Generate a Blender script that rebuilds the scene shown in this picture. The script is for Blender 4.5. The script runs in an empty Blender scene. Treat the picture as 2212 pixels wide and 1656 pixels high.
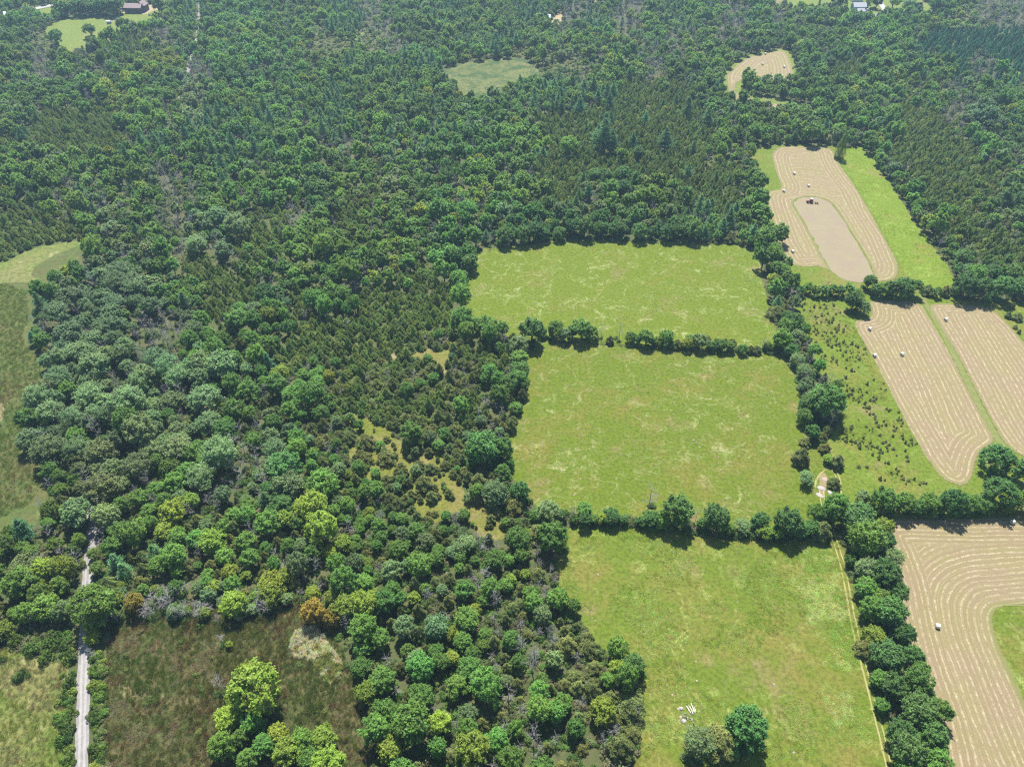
import bpy, math, random
import numpy as np
from mathutils import Vector
R = math.radians
random.seed(7); RNG = np.random.default_rng(11)
scene = bpy.context.scene
COL = scene.collection

# ------------------------------------------------------------------ camera, sky, sun, exposure
CAM_H, PITCH, HFOV = 180.0, 41.0, 70.0
SUN_EL, SUN_AZ = 61.0, 4.0
cam_d = bpy.data.cameras.new('camera'); cam = bpy.data.objects.new('camera', cam_d); COL.objects.link(cam)
cam.location = (0, 0, CAM_H); cam.rotation_euler = (R(90 - PITCH), 0, 0)
cam_d.sensor_fit = 'HORIZONTAL'; cam_d.angle = R(HFOV); cam_d.clip_start = 1.0; cam_d.clip_end = 20000
scene.camera = cam
world = bpy.data.worlds.new('World'); scene.world = world; world.use_nodes = True
wn = world.node_tree.nodes; wl = world.node_tree.links
sky = wn.new('ShaderNodeTexSky'); sky.sky_type = 'NISHITA'; sky.sun_disc = False
sky.sun_elevation = R(SUN_EL); sky.sun_rotation = R(-SUN_AZ); sky.altitude = 200; sky.air_density = 1.0; sky.dust_density = 0.6
wl.new(sky.outputs[0], wn['Background'].inputs[0]); wn['Background'].inputs[1].default_value = 0.082
sun_d = bpy.data.lights.new('sun', 'SUN'); sun = bpy.data.objects.new('sun', sun_d); COL.objects.link(sun)
sun_d.energy = 5.0; sun_d.angle = R(0.53); sun_d.color = (1.0, 0.955, 0.88)
sun.rotation_euler = (-R(90 - SUN_EL), 0, R(SUN_AZ)); sun.location = (0, 300, 400)
scene.view_settings.view_transform = 'Standard'; scene.view_settings.look = 'None'
scene.view_settings.gamma = 1.0; scene.view_settings.exposure = 1.2
try:
    scene.view_settings.use_curve_mapping = False
except Exception:
    pass
scene.cycles.max_bounces = 5; scene.cycles.diffuse_bounces = 2; scene.cycles.glossy_bounces = 1
scene.cycles.transmission_bounces = 3; scene.cycles.volume_bounces = 0; scene.cycles.transparent_max_bounces = 4
scene.cycles.use_fast_gi = False; scene.cycles.filter_width = 1.25; scene.cycles.use_denoising = False

# ------------------------------------------------------------------ helpers: ground survey (photo 2211 wide -> metres on the ground)
FOC = 1105.5 / math.tan(R(HFOV / 2)); SP, CP = math.sin(R(PITCH)), math.cos(R(PITCH))
def at(x, y, z=0.0):
    px, py = (x - 1105.5) / FOC, (y - 828.0) / FOC
    d = (px, CP - py * SP, -SP - py * CP)
    t = (CAM_H - z) / -d[2]
    return (d[0] * t, d[1] * t, z)
def at_np(P):
    P = np.asarray(P, float); px = (P[:, 0] - 1105.5) / FOC; py = (P[:, 1] - 828.0) / FOC
    t = CAM_H / (SP + py * CP)
    return np.stack([px * t, (CP - py * SP) * t], 1)
def proj(X, Y, Z):
    dz = np.asarray(Z) - CAM_H
    depth = Y * CP - dz * SP
    up = Y * SP + dz * CP
    return 1105.5 + FOC * X / depth, 828.0 - FOC * up / depth, depth
def mpp(x, y):
    return CAM_H / (SP + (y - 828.0) / FOC * CP) / FOC
def w1(x, y): return (x * .2671, y * .2671)
def win(sx, sy, k):
    return lambda x, y: (sx * .8637 + x * k, sy * .8637 + y * k)
W3 = win(1280, 0, .2671); W4 = win(1920, 0, .2671); W7 = win(1280, 512, .2671); W8 = win(1920, 512, .2671)
V3 = win(1280, 1024, .4645); V4 = win(1920, 1024, .4645); V7 = win(1280, 1405, .4645); V8 = win(1920, 1405, .4645)
Q1 = win(0, 1277, .3358); Q6 = win(1700, 640, .3358)

def inside(P, poly):
    poly = np.asarray(poly, float); x, y = P[:, 0], P[:, 1]; r = np.zeros(len(P), bool)
    j = len(poly) - 1
    for i in range(len(poly)):
        xi, yi = poly[i]; xj, yj = poly[j]
        c = ((yi > y) != (yj > y)) & (x < (xj - xi) * (y - yi) / (yj - yi + 1e-12) + xi)
        r ^= c; j = i
    return r
def seg_dist(P, poly, closed=True):
    poly = np.asarray(poly, float); best = np.full(len(P), 1e9)
    n = len(poly)
    for i in range(n if closed else n - 1):
        a = poly[i]; b = poly[(i + 1) % n]; ab = b - a
        t = np.clip(((P - a) @ ab) / (ab @ ab + 1e-12), 0, 1)
        q = a + t[:, None] * ab
        best = np.minimum(best, np.hypot(P[:, 0] - q[:, 0], P[:, 1] - q[:, 1]))
    return best
def smooth_poly(poly, it=2):
    P = np.asarray(poly, float)
    for _ in range(it):
        Q = np.roll(P, -1, 0); P = np.stack([.75 * P + .25 * Q, .25 * P + .75 * Q], 1).reshape(-1, 2)
    return P
def smooth_line(L, it=2):
    P = np.asarray(L, float)
    for _ in range(it):
        Q = np.stack([.75 * P[:-1] + .25 * P[1:], .25 * P[:-1] + .75 * P[1:]], 1).reshape(-1, 2)
        P = np.vstack([P[:1], Q, P[-1:]])
    return P
def vnoise(P, scale, seed=0):
    # smooth value noise, 2-D
    Q = np.asarray(P) / scale + seed * 17.31; i = np.floor(Q).astype(int); f = Q - i; f = f * f * (3 - 2 * f)
    def h(a, b):
        v = np.sin(a * 127.1 + b * 311.7 + seed * 74.7) * 43758.5453
        return v - np.floor(v)
    return ((h(i[:, 0], i[:, 1]) * (1 - f[:, 0]) + h(i[:, 0] + 1, i[:, 1]) * f[:, 0]) * (1 - f[:, 1])
            + (h(i[:, 0], i[:, 1] + 1) * (1 - f[:, 0]) + h(i[:, 0] + 1, i[:, 1] + 1) * f[:, 0]) * f[:, 1])

# ------------------------------------------------------------------ helpers: meshes and objects
def mesh_np(name, V, F, mats=(), mi=None, smooth=False):
    V = np.asarray(V, np.float32); F = np.asarray(F, np.int32); k = F.shape[1]
    me = bpy.data.meshes.new(name)
    me.vertices.add(len(V)); me.vertices.foreach_set('co', V.ravel())
    me.loops.add(F.size); me.loops.foreach_set('vertex_index', F.ravel())
    me.polygons.add(len(F)); me.polygons.foreach_set('loop_start', np.arange(0, F.size, k, dtype=np.int32))
    for m in mats: me.materials.append(m)
    if mi is not None: me.polygons.foreach_set('material_index', np.asarray(mi, np.int32))
    if smooth: me.polygons.foreach_set('use_smooth', np.ones(len(F), bool))
    me.update(calc_edges=True)
    return me
def link(name, data, parent=None, loc=None):
    o = bpy.data.objects.new(name, data); COL.objects.link(o)
    if parent: o.parent = parent
    if loc is not None: o.location = loc
    return o
def tag(o, label=None, cat=None, group=None, kind=None):
    if label: o['label'] = label
    if cat: o['category'] = cat
    if group: o['group'] = group
    if kind: o['kind'] = kind
    return o
class MB:
    def __init__(s): s.v = []; s.f = []
    def add(s, V, F):
        n = len(s.v); s.v += [tuple(map(float, p)) for p in V]; s.f += [tuple(n + i for i in q) for q in F]; return s
    def box(s, x0, x1, y0, y1, z0, z1):
        V = [(x, y, z) for z in (z0, z1) for x, y in ((x0, y0), (x1, y0), (x1, y1), (x0, y1))]
        return s.add(V, [(3, 2, 1, 0), (4, 5, 6, 7), (0, 1, 5, 4), (1, 2, 6, 5), (2, 3, 7, 6), (3, 0, 4, 7)])
    def tube(s, p0, p1, r0, r1, n=8, cap=True):
        p0, p1 = Vector(p0), Vector(p1); d = (p1 - p0).normalized()
        a = d.cross(Vector((0, 0, 1)) if abs(d.z) < .9 else Vector((1, 0, 0))).normalized(); b = d.cross(a)
        V = [p + (a * math.cos(2 * math.pi * i / n) + b * math.sin(2 * math.pi * i / n)) * r for p, r in ((p0, r0), (p1, r1)) for i in range(n)]
        F = [(i, (i + 1) % n, n + (i + 1) % n, n + i) for i in range(n)]
        if cap: F += [tuple(range(n))[::-1], tuple(range(n, 2 * n))]
        return s.add(V, F)
    def prism(s, poly, z0, z1):
        n = len(poly)
        V = [(x, y, z) for z in (z0, z1) for x, y in poly]
        return s.add(V, [tuple(range(n))[::-1], tuple(range(n, 2 * n))] + [(i, (i + 1) % n, n + (i + 1) % n, n + i) for i in range(n)])
    def build(s, name, mat, parent=None, loc=None, smooth=False, bevel=0):
        me = bpy.data.meshes.new(name); me.from_pydata(s.v, [], s.f); me.materials.append(mat)
        if smooth: me.polygons.foreach_set('use_smooth', [True] * len(me.polygons))
        me.update()
        o = link(name, me, parent, loc)
        if bevel:
            b = o.modifiers.new('bevel', 'BEVEL'); b.width = bevel; b.segments = 2
        return o
def empty(name, loc, rz=0):
    o = link(name, None, None, loc); o.rotation_euler = (0, 0, rz); return o

# ------------------------------------------------------------------ materials
def new_mat(name):
    m = bpy.data.materials.new(name); m.use_nodes = True
    nt = m.node_tree; return m, nt.nodes, nt.links, nt.nodes['Principled BSDF']
def plain(name, col, rough=.7, metal=0.0, var=.12, scale=3.0):
    m, n, l, p = new_mat(name)
    t = n.new('ShaderNodeTexNoise'); t.inputs['Scale'].default_value = scale; t.inputs['Detail'].default_value = 4
    g = n.new('ShaderNodeNewGeometry'); l.new(g.outputs['Position'], t.inputs['Vector'])
    mx = n.new('ShaderNodeMix'); mx.data_type = 'RGBA'
    mx.inputs[6].default_value = tuple(c * (1 - var) for c in col) + (1,); mx.inputs[7].default_value = tuple(min(1, c * (1 + var)) for c in col) + (1,)
    l.new(t.outputs[0], mx.inputs[0]); l.new(mx.outputs[2], p.inputs['Base Color'])
    p.inputs['Roughness'].default_value = rough; p.inputs['Metallic'].default_value = metal
    return m
class G:
    """small node-graph writer"""
    def __init__(s, name):
        s.m, s.n, s.l, s.p = new_mat(name)
        s.pos = s.n.new('ShaderNodeNewGeometry').outputs['Position']
        s.p.inputs['Roughness'].default_value = .9; s.p.inputs['Specular IOR Level'].default_value = .15
    def noise(s, scale, detail=3, rough=.55, dist=0, vec=None):
        t = s.n.new('ShaderNodeTexNoise'); t.inputs['Scale'].default_value = scale; t.inputs['Detail'].default_value = detail
        t.inputs['Roughness'].default_value = rough; t.inputs['Distortion'].default_value = dist
        s.l.new(vec if vec is not None else s.pos, t.inputs['Vector']); return t.outputs[0]
    def ramp(s, fac, a, b):
        t = s.n.new('ShaderNodeMapRange'); t.interpolation_type = 'SMOOTHSTEP'
        t.inputs[1].default_value = a; t.inputs[2].default_value = b; s.l.new(fac, t.inputs[0]); return t.outputs[0]
    def mix(s, fac, a, b):
        t = s.n.new('ShaderNodeMix'); t.data_type = 'RGBA'
        for i, c in ((6, a), (7, b)):
            if isinstance(c, tuple): t.inputs[i].default_value = c + (1,)
            else: s.l.new(c, t.inputs[i])
        if isinstance(fac, (int, float)): t.inputs[0].default_value = fac
        else: s.l.new(fac, t.inputs[0])
        return t.outputs[2]
    def math(s, op, a, b=None):
        t = s.n.new('ShaderNodeMath'); t.operation = op
        for i, c in ((0, a), (1, b)):
            if c is None: continue
            if isinstance(c, (int, float)): t.inputs[i].default_value = c
            else: s.l.new(c, t.inputs[i])
        return t.outputs[0]
    def warp(s, scale, amt):
        t = s.n.new('ShaderNodeTexNoise'); t.inputs['Scale'].default_value = scale; t.inputs['Detail'].default_value = 3
        s.l.new(s.pos, t.inputs['Vector'])
        a = s.n.new('ShaderNodeVectorMath'); a.operation = 'SCALE'; a.inputs['Scale'].default_value = amt; s.l.new(t.outputs[1], a.inputs[0])
        b = s.n.new('ShaderNodeVectorMath'); b.operation = 'ADD'; s.l.new(s.pos, b.inputs[0]); s.l.new(a.outputs[0], b.inputs[1]); return b.outputs[0]
    def vor_edge(s, scale, vec):
        t = s.n.new('ShaderNodeTexVoronoi'); t.feature = 'DISTANCE_TO_EDGE'; t.inputs['Scale'].default_value = scale; s.l.new(vec, t.inputs['Vector']); return t.outputs[0]
    def attr(s, name):
        t = s.n.new('ShaderNodeAttribute'); t.attribute_name = name; return t
    def bump(s, h, strength, dist=.2):
        b = s.n.new('ShaderNodeBump'); b.inputs['Strength'].default_value = strength; b.inputs['Distance'].default_value = dist
        s.l.new(h, b.inputs['Height']); s.l.new(b.outputs[0], s.p.inputs['Normal'])
    def out(s, col):
        s.l.new(col, s.p.inputs['Base Color']); return s.m

def pasture_mat(name, lush, dry, bare, pale, dry_amt, vein_amt):
    g = G(name); vein_amt = min(1, vein_amt * 1.35)
    big = g.noise(.045, 4, .6); mid = g.noise(.22, 4, .6); fine = g.noise(2.2, 4, .7); gr = g.noise(.9, 5, .7)
    c = g.mix(g.ramp(g.math('ADD', g.math('MULTIPLY', big, .65), g.math('MULTIPLY', mid, .35)), .5 - dry_amt, .72 - dry_amt), lush, dry)
    c = g.mix(g.math('MULTIPLY', g.ramp(g.noise(.05, 6, .68), .54, .70), .8), c, bare)
    # lighter and darker tufts
    c = g.mix(g.math('MULTIPLY', g.ramp(gr, .30, .47), -.0), c, c)
    dark = g.n.new('ShaderNodeHueSaturation'); dark.inputs['Value'].default_value = .70; g.l.new(c, dark.inputs['Color'])
    c = g.mix(g.ramp(gr, .56, .40), c, dark.outputs[0])
    lite = g.n.new('ShaderNodeHueSaturation'); lite.inputs['Value'].default_value = 1.28; lite.inputs['Saturation'].default_value = .95; g.l.new(c, lite.inputs['Color'])
    c = g.mix(g.math('MULTIPLY', g.ramp(fine, .52, .72), .8), c, lite.outputs[0])
    # lodged pale grass: winding animal trails and flattened patches
    v = g.warp(.16, 9.0); v2 = g.warp(.9, 1.6)
    e1 = g.ramp(g.vor_edge(.085, v), .045, .010); m1 = g.ramp(g.noise(.055, 3), .48, .60)
    e2 = g.ramp(g.vor_edge(.42, v2), .10, .02); m2 = g.ramp(g.noise(.085, 4, .6, 1.0), .57, .66)
    brk = g.ramp(g.noise(.55, 4, .7), .42, .6)
    k = g.math('MAXIMUM', g.math('MULTIPLY', g.math('MULTIPLY', e1, m1), brk), g.math('MULTIPLY', g.math('MULTIPLY', e2, m2), brk))
    pt = g.math('MULTIPLY', g.math('MULTIPLY', g.ramp(g.noise(.16, 7, .78, .8), .53, .66), g.ramp(g.noise(.035, 3), .36, .52)), g.ramp(g.noise(1.5, 5, .8), .38, .62))
    k = g.math('MAXIMUM', g.math('MULTIPLY', k, .42), pt); k = g.math('MULTIPLY', k, vein_amt)
    c = g.mix(k, c, pale)
    g.bump(g.math('ADD', gr, g.math('MULTIPLY', fine, .5)), .55, .5)
    return g.out(c)

LUSH, DRY, BARE, PALE = (.125, .205, .016), (.205, .215, .040), (.30, .235, .105), (.52, .54, .26)
M_PAST_A = pasture_mat('pasture grass upper', (0.097, 0.134, 0.009), (0.125, 0.131, 0.018), (0.148, 0.134, 0.042), (0.296, 0.310, 0.148), .0, .8)
M_PAST_B = pasture_mat('pasture grass middle', (0.088, 0.125, 0.009), (0.131, 0.125, 0.023), (0.168, 0.134, 0.056), (0.299, 0.299, 0.149), .05, .6)
M_PAST_C = pasture_mat('pasture grass lower', (0.090, 0.129, 0.012), (0.142, 0.133, 0.028), (0.176, 0.144, 0.062), (0.284, 0.318, 0.103), .06, .6)
M_MEAD = pasture_mat('meadow grass', (0.095, 0.140, 0.012), (0.146, 0.140, 0.029), (0.170, 0.140, 0.058), (0.204, 0.255, 0.068), .05, .45)
M_STRIP = pasture_mat('strip grass', (0.115, 0.168, 0.013), (0.156, 0.156, 0.025), (0.164, 0.143, 0.041), (0.262, 0.336, 0.090), -.01, .55)
M_CLR = pasture_mat('clearing grass', (.110, .128, .016), (.150, .135, .038), (.19, .150, .075), (.22, .21, .09), .10, .4)
M_LAWN = pasture_mat('lawn grass', (0.115, 0.156, 0.025), (0.164, 0.172, 0.041), (0.180, 0.164, 0.066), (0.271, 0.303, 0.123), .02, .4)

def floor_mat():
    g = G('forest floor')
    a = g.noise(.12, 5, .65); b = g.noise(1.1, 5, .7)
    c = g.mix(g.ramp(a, .38, .62), (.062, .072, .026), (.085, .080, .040)); c = g.mix(g.ramp(b, .45, .65), c, (.045, .075, .018))
    g.bump(b, .6, .6); return g.out(c)
M_FLOOR = floor_mat()
def marsh_mat(name, c1, c2, c3, c4):
    g = G(name)
    a = g.noise(.07, 5, .62, .5); b = g.noise(.5, 5, .7); d = g.noise(3.0, 3, .7)
    c = g.mix(g.ramp(a, .40, .60), c1, c2); c = g.mix(g.ramp(g.noise(.16, 5, .65, .8), .56, .66), c, c3)
    c = g.mix(g.math('MULTIPLY', g.ramp(b, .55, .42), .6), c, c4); c = g.mix(g.math('MULTIPLY', g.ramp(d, .55, .75), .4), c, c3)
    g.bump(g.math('ADD', b, g.math('MULTIPLY', d, .4)), .7, .7); return g.out(c)
M_MARSH_B = marsh_mat('marsh sedge brown', (.074, .082, .026), (.092, .076, .032), (.14, .125, .06), (.045, .055, .018))
M_MARSH_L = marsh_mat('marsh sedge green', (.070, .098, .024), (.092, .090, .030), (.11, .13, .038), (.050, .068, .020))
M_MARSH_M = marsh_mat('bog sedge', (.042, .075, .022), (.120, .130, .040), (.15, .14, .06), (.035, .062, .020))
M_MARSH_N = marsh_mat('rough meadow', (.110, .150, .028), (.150, .150, .050), (.22, .21, .09), (.06, .085, .02))
def reed_mat():
    g = G('dry reeds'); b = g.noise(1.2, 5, .7)
    c = g.mix(g.ramp(b, .38, .62), (.24, .23, .10), (.42, .39, .25)); g.bump(b, .8, .6); return g.out(c)
M_REED = reed_mat()
def gravel_mat(name, c1, c2, c3):
    g = G(name); a = g.noise(.5, 5, .7); b = g.noise(6, 3, .7)
    c = g.mix(g.ramp(a, .4, .62), c1, c2); c = g.mix(g.math('MULTIPLY', g.ramp(b, .5, .7), .5), c, c3)
    g.bump(b, .4, .08); return g.out(c)
M_GRAVEL = gravel_mat('gravel', (0.176, 0.166, 0.160), (0.226, 0.216, 0.208), (0.140, 0.131, 0.122))
M_TRACK = gravel_mat('worn gravel', (.235, .225, .218), (.275, .265, .258), (.20, .19, .18))
M_ASPHALT = gravel_mat('pale road', (0.272, 0.272, 0.272), (0.304, 0.304, 0.300), (0.240, 0.240, 0.240))
M_SAND = gravel_mat('sandy yard', (0.238, 0.191, 0.111), (0.272, 0.221, 0.136), (0.178, 0.157, 0.076))
M_RUT = gravel_mat('worn wheel rut', (0.230, 0.212, 0.076), (0.264, 0.230, 0.119), (0.170, 0.178, 0.043))
M_LANE = gravel_mat('mown lane grass', (0.111, 0.136, 0.034), (0.153, 0.149, 0.060), (0.089, 0.123, 0.021))
M_SOILP = gravel_mat('bare soil patch', (0.170, 0.140, 0.064), (0.200, 0.162, 0.093), (0.140, 0.132, 0.047))

def hay_mat(name, warm):
    g = G(name)
    d = g.attr('row').outputs['Fac']
    wob = g.math('ADD', g.math('MULTIPLY', g.noise(.25, 4, .65), .5), g.math('MULTIPLY', g.noise(1.8, 4, .75), .22))
    dd = g.math('ADD', d, wob)
    def n1(k, detail=2):                       # noise along the distance from the field's edge: streaks that follow the mower
        t = g.n.new('ShaderNodeTexNoise'); t.noise_dimensions = '1D'; t.inputs['Scale'].default_value = k; t.inputs['Detail'].default_value = detail
        g.l.new(dd, t.inputs['W']); return t.outputs[0]
    ph = g.math('FRACT', dd)
    tri = g.math('ABSOLUTE', g.math('SUBTRACT', ph, .5))          # 0 at the windrow's crest, .5 between rows
    brk = g.noise(.45, 6, .75); fine = g.noise(2.6, 5, .75); big = g.noise(.06, 4, .6)
    base = g.mix(g.ramp(big, .38, .60), (0.173, 0.132, 0.076), (0.163, 0.143, 0.059))
    base = g.mix(g.math('MULTIPLY', g.ramp(g.noise(.20, 5, .7), .52, .68), .75), base, (0.144, 0.148, 0.045) if not warm else (0.160, 0.143, 0.060))
    base = g.mix(g.math('MULTIPLY', g.ramp(n1(1.9), .42, .62), .6), base, (0.160, 0.118, 0.075))
    base = g.mix(g.math('MULTIPLY', g.ramp(n1(4.7), .48, .66), .55), base, (0.227, 0.182, 0.110))
    base = g.mix(g.math('MULTIPLY', g.ramp(fine, .45, .7), .5), base, (0.246, 0.206, 0.124))
    k = g.math('MULTIPLY', g.math('MULTIPLY', g.math('MULTIPLY', g.ramp(tri, .26, .04), g.ramp(brk, .38, .62)), g.ramp(n1(.83), .26, .54)), g.ramp(g.noise(1.3, 5, .8), .33, .56))
    c = g.mix(g.math('MULTIPLY', k, .85), base, (0.359, 0.307, 0.198) if warm else (0.336, 0.303, 0.180))
    e = g.attr('edge').outputs['Fac']
    c = g.mix(g.math('MULTIPLY', e, .85), c, (0.117, 0.132, 0.034))
    g.bump(g.math('ADD', brk, fine), .5, .25)
    return g.out(c)
M_HAY = hay_mat('mown hay', True); M_HAY2 = hay_mat('mown hay greener', False)
def soil_mat():
    g = G('tilled soil'); a = g.noise(.10, 4, .6); b = g.noise(2.0, 5, .7)
    p0, p1 = at(1738, 430), at(1848, 600); ang = math.atan2(p1[1] - p0[1], p1[0] - p0[0])
    mp = g.n.new('ShaderNodeMapping'); mp.inputs['Rotation'].default_value = (0, 0, -ang); mp.inputs['Scale'].default_value = (.02, .55, 1); g.l.new(g.pos, mp.inputs[0])
    st = g.noise(1.0, 5, .7, 0, mp.outputs[0])
    c = g.mix(g.ramp(a, .38, .62), (.195, .150, .112), (.205, .172, .108)); c = g.mix(g.math('MULTIPLY', g.ramp(st, .40, .62), .75), c, (.180, .162, .088))
    c = g.mix(g.math('MULTIPLY', g.ramp(st, .56, .70), .6), c, (.245, .200, .145)); c = g.mix(g.math('MULTIPLY', g.ramp(b, .45, .7), .5), c, (.240, .198, .150))
    g.bump(b, .6, .2); return g.out(c)
M_SOIL = soil_mat()
def water_mat():
    m, n, l, p = new_mat('pond water'); p.inputs['Base Color'].default_value = (.03, .05, .06, 1); p.inputs['Roughness'].default_value = .08; return m
M_WATER = water_mat()

def leaf_mat(name, transl, rough=.55, spec=.25, default=(.05, .1, .025)):
    m, n, l, p = new_mat(name)
    a = n.new('ShaderNodeAttribute'); a.attribute_type = 'INSTANCER'; a.attribute_name = 'tint'
    g = n.new('ShaderNodeNewGeometry')
    hv = n.new('ShaderNodeHueSaturation')
    mr = n.new('ShaderNodeMapRange'); mr.inputs[3].default_value = .62; mr.inputs[4].default_value = 1.42; l.new(g.outputs['Random Per Island'], mr.inputs[0])
    tc = n.new('ShaderNodeTexCoord'); nz = n.new('ShaderNodeTexNoise'); nz.inputs['Scale'].default_value = 2.2; nz.inputs['Detail'].default_value = 3; l.new(tc.outputs['Object'], nz.inputs['Vector'])
    m2 = n.new('ShaderNodeMapRange'); m2.inputs[1].default_value = .3; m2.inputs[2].default_value = .7; m2.inputs[3].default_value = .72; m2.inputs[4].default_value = 1.24; l.new(nz.outputs[0], m2.inputs[0])
    mm = n.new('ShaderNodeMath'); mm.operation = 'MULTIPLY'; l.new(mr.outputs[0], mm.inputs[0]); l.new(m2.outputs[0], mm.inputs[1]); l.new(mm.outputs[0], hv.inputs['Value'])
    mh = n.new('ShaderNodeMapRange'); mh.inputs[3].default_value = .485; mh.inputs[4].default_value = .513; l.new(g.outputs['Random Per Island'], mh.inputs[0])
    l.new(mh.outputs[0], hv.inputs['Hue']); l.new(a.outputs['Color'], hv.inputs['Color'])
    l.new(hv.outputs[0], p.inputs['Base Color']); p.inputs['Roughness'].default_value = rough; p.inputs['Specular IOR Level'].default_value = spec
    t = n.new('ShaderNodeBsdfTranslucent')
    ht = n.new('ShaderNodeHueSaturation'); ht.inputs['Hue'].default_value = .478; ht.inputs['Saturation'].default_value = 1.12; ht.inputs['Value'].default_value = 1.25
    l.new(hv.outputs[0], ht.inputs['Color']); l.new(ht.outputs[0], t.inputs['Color'])
    mx = n.new('ShaderNodeMixShader'); mx.inputs[0].default_value = transl
    l.new(p.outputs[0], mx.inputs[1]); l.new(t.outputs[0], mx.inputs[2]); l.new(mx.outputs[0], n['Material Output'].inputs[0])
    return m
M_LEAF = leaf_mat('broad leaves', .48); M_NEEDLE = leaf_mat('needles', .36, .7, .12); M_SEDGE = leaf_mat('sedge blades', .5, .75, .1)
M_BARK = plain('bark', (.105, .085, .065), .9); M_GREYBARK = plain('weathered grey wood', (.30, .285, .275), .85)
M_PALEBARK = plain('pale bark', (.26, .235, .20), .9)

# ------------------------------------------------------------------ plant meshes (unit: crown radius 1)
def unit(v): return v / (np.linalg.norm(v, axis=-1, keepdims=True) + 1e-9)
def cards(P, N, L, Wd, rng, B=None):
    """one rhombus leaf card per point"""
    n = len(P); N = unit(N)
    t = unit(np.cross(N, rng.normal(size=(n, 3)))) if B is None else unit(np.cross(N, B))
    b = np.cross(N, t)
    L = np.broadcast_to(L, n)[:, None]; Wd = np.broadcast_to(Wd, n)[:, None]
    V = np.stack([P - b * L * .5, P + t * Wd * .5, P + b * L * .5, P - t * Wd * .5], 1).reshape(-1, 3)
    return V, np.arange(4 * n).reshape(-1, 4)
def tubes(S, n=5):
    Vs, Fs, k = [], [], 0
    for p0, p1, r0, r1 in S:
        p0 = np.array(p0, float); p1 = np.array(p1, float); d = unit(p1 - p0)
        a = unit(np.cross(d, [0, 0, 1.0] if abs(d[2]) < .9 else [1.0, 0, 0])); b = np.cross(d, a)
        ang = np.arange(n) * 2 * np.pi / n
        ring = np.cos(ang)[:, None] * a + np.sin(ang)[:, None] * b
        Vs += [p0 + ring * r0, p1 + ring * r1]
        Fs.append(np.array([(k + i, k + (i + 1) % n, k + n + (i + 1) % n, k + n + i) for i in range(n)])); k += 2 * n
    return np.vstack(Vs), np.vstack(Fs)
def join(*parts):
    V, F, M, k = [], [], [], 0
    for v, f, m in parts:
        V.append(v); F.append(f + k); M.append(np.full(len(f), m)); k += len(v)
    return np.vstack(V), np.vstack(F), np.concatenate(M)

def broadleaf(seed, nleaf, leaf, loose=0.0, nspray=70, flat=.82):
    """crown of leafy sprays on branch tips over an uneven outline, with gaps between them"""
    rng = np.random.default_rng(seed)
    zc, rz = 1.16, 1.0 * flat + .12
    d = unit(rng.normal(size=(nspray, 3))); d[:, 2] = np.where(d[:, 2] < -.45, -d[:, 2], d[:, 2])
    ax = unit(rng.normal(size=(4, 3))); am = rng.uniform(.10, .26, 4)
    out = .80 + ((d @ ax.T) * am).sum(1)                      # lopsided outline
    q = np.where(rng.random(nspray) < .72, rng.uniform(.80, 1.06, nspray), rng.uniform(.40, .80, nspray)) * out
    E = np.array([1, 1, rz]); Ct = d * q[:, None] * E + np.array([0, 0, zc]); Ct[:, 2] = np.maximum(Ct[:, 2], .22)
    along = unit(d * E + np.array([0, 0, .35]) + rng.normal(0, .25, d.shape))
    sz = rng.uniform(.65, 1.35, nspray); idx = rng.choice(nspray, nleaf, p=sz ** 2 / (sz ** 2).sum())
    u = np.abs(rng.normal(0, 1, nleaf)) * rng.choice([-1, 1], nleaf)
    a = along[idx]; lat = rng.normal(0, 1, (nleaf, 3)); lat -= (lat * a).sum(1)[:, None] * a
    w = (1 - .33 * np.clip(u, -1, 2))[:, None]                 # sprays taper outwards
    P = Ct[idx] + sz[idx][:, None] * (a * (u * (.085 + loose * .05))[:, None] + lat * (.074 + loose * .03) * w)
    P[:, 2] = np.maximum(P[:, 2], .06 + rng.random(nleaf) * .1)
    N = unit(a * .45 + np.array([0, 0, .62]) + rng.normal(0, .42, P.shape))
    s = leaf * rng.uniform(.6, 1.4, nleaf)
    LV, LF = cards(P, N, s * 1.1, s * .72, rng)
    S = [((0, 0, -.05), (.02, .01, .5), .080, .062), ((.02, .01, .5), (0, .02, 1.1), .062, .03)]
    for i in range(12):
        c = Ct[i] - along[i] * .12; b = np.array([0.01, .01, rng.uniform(.35, .85)])
        m = (b + c) / 2 + rng.normal(0, .05, 3) - np.array([0, 0, .06]); S += [(b, m, .034, .022), (m, c, .022, .009)]
        for _ in range(2): S.append((c, c + rng.normal(0, .14, 3) + along[i] * .12, .009, .003))
    return (LV, LF), tubes(S, 5)
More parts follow.
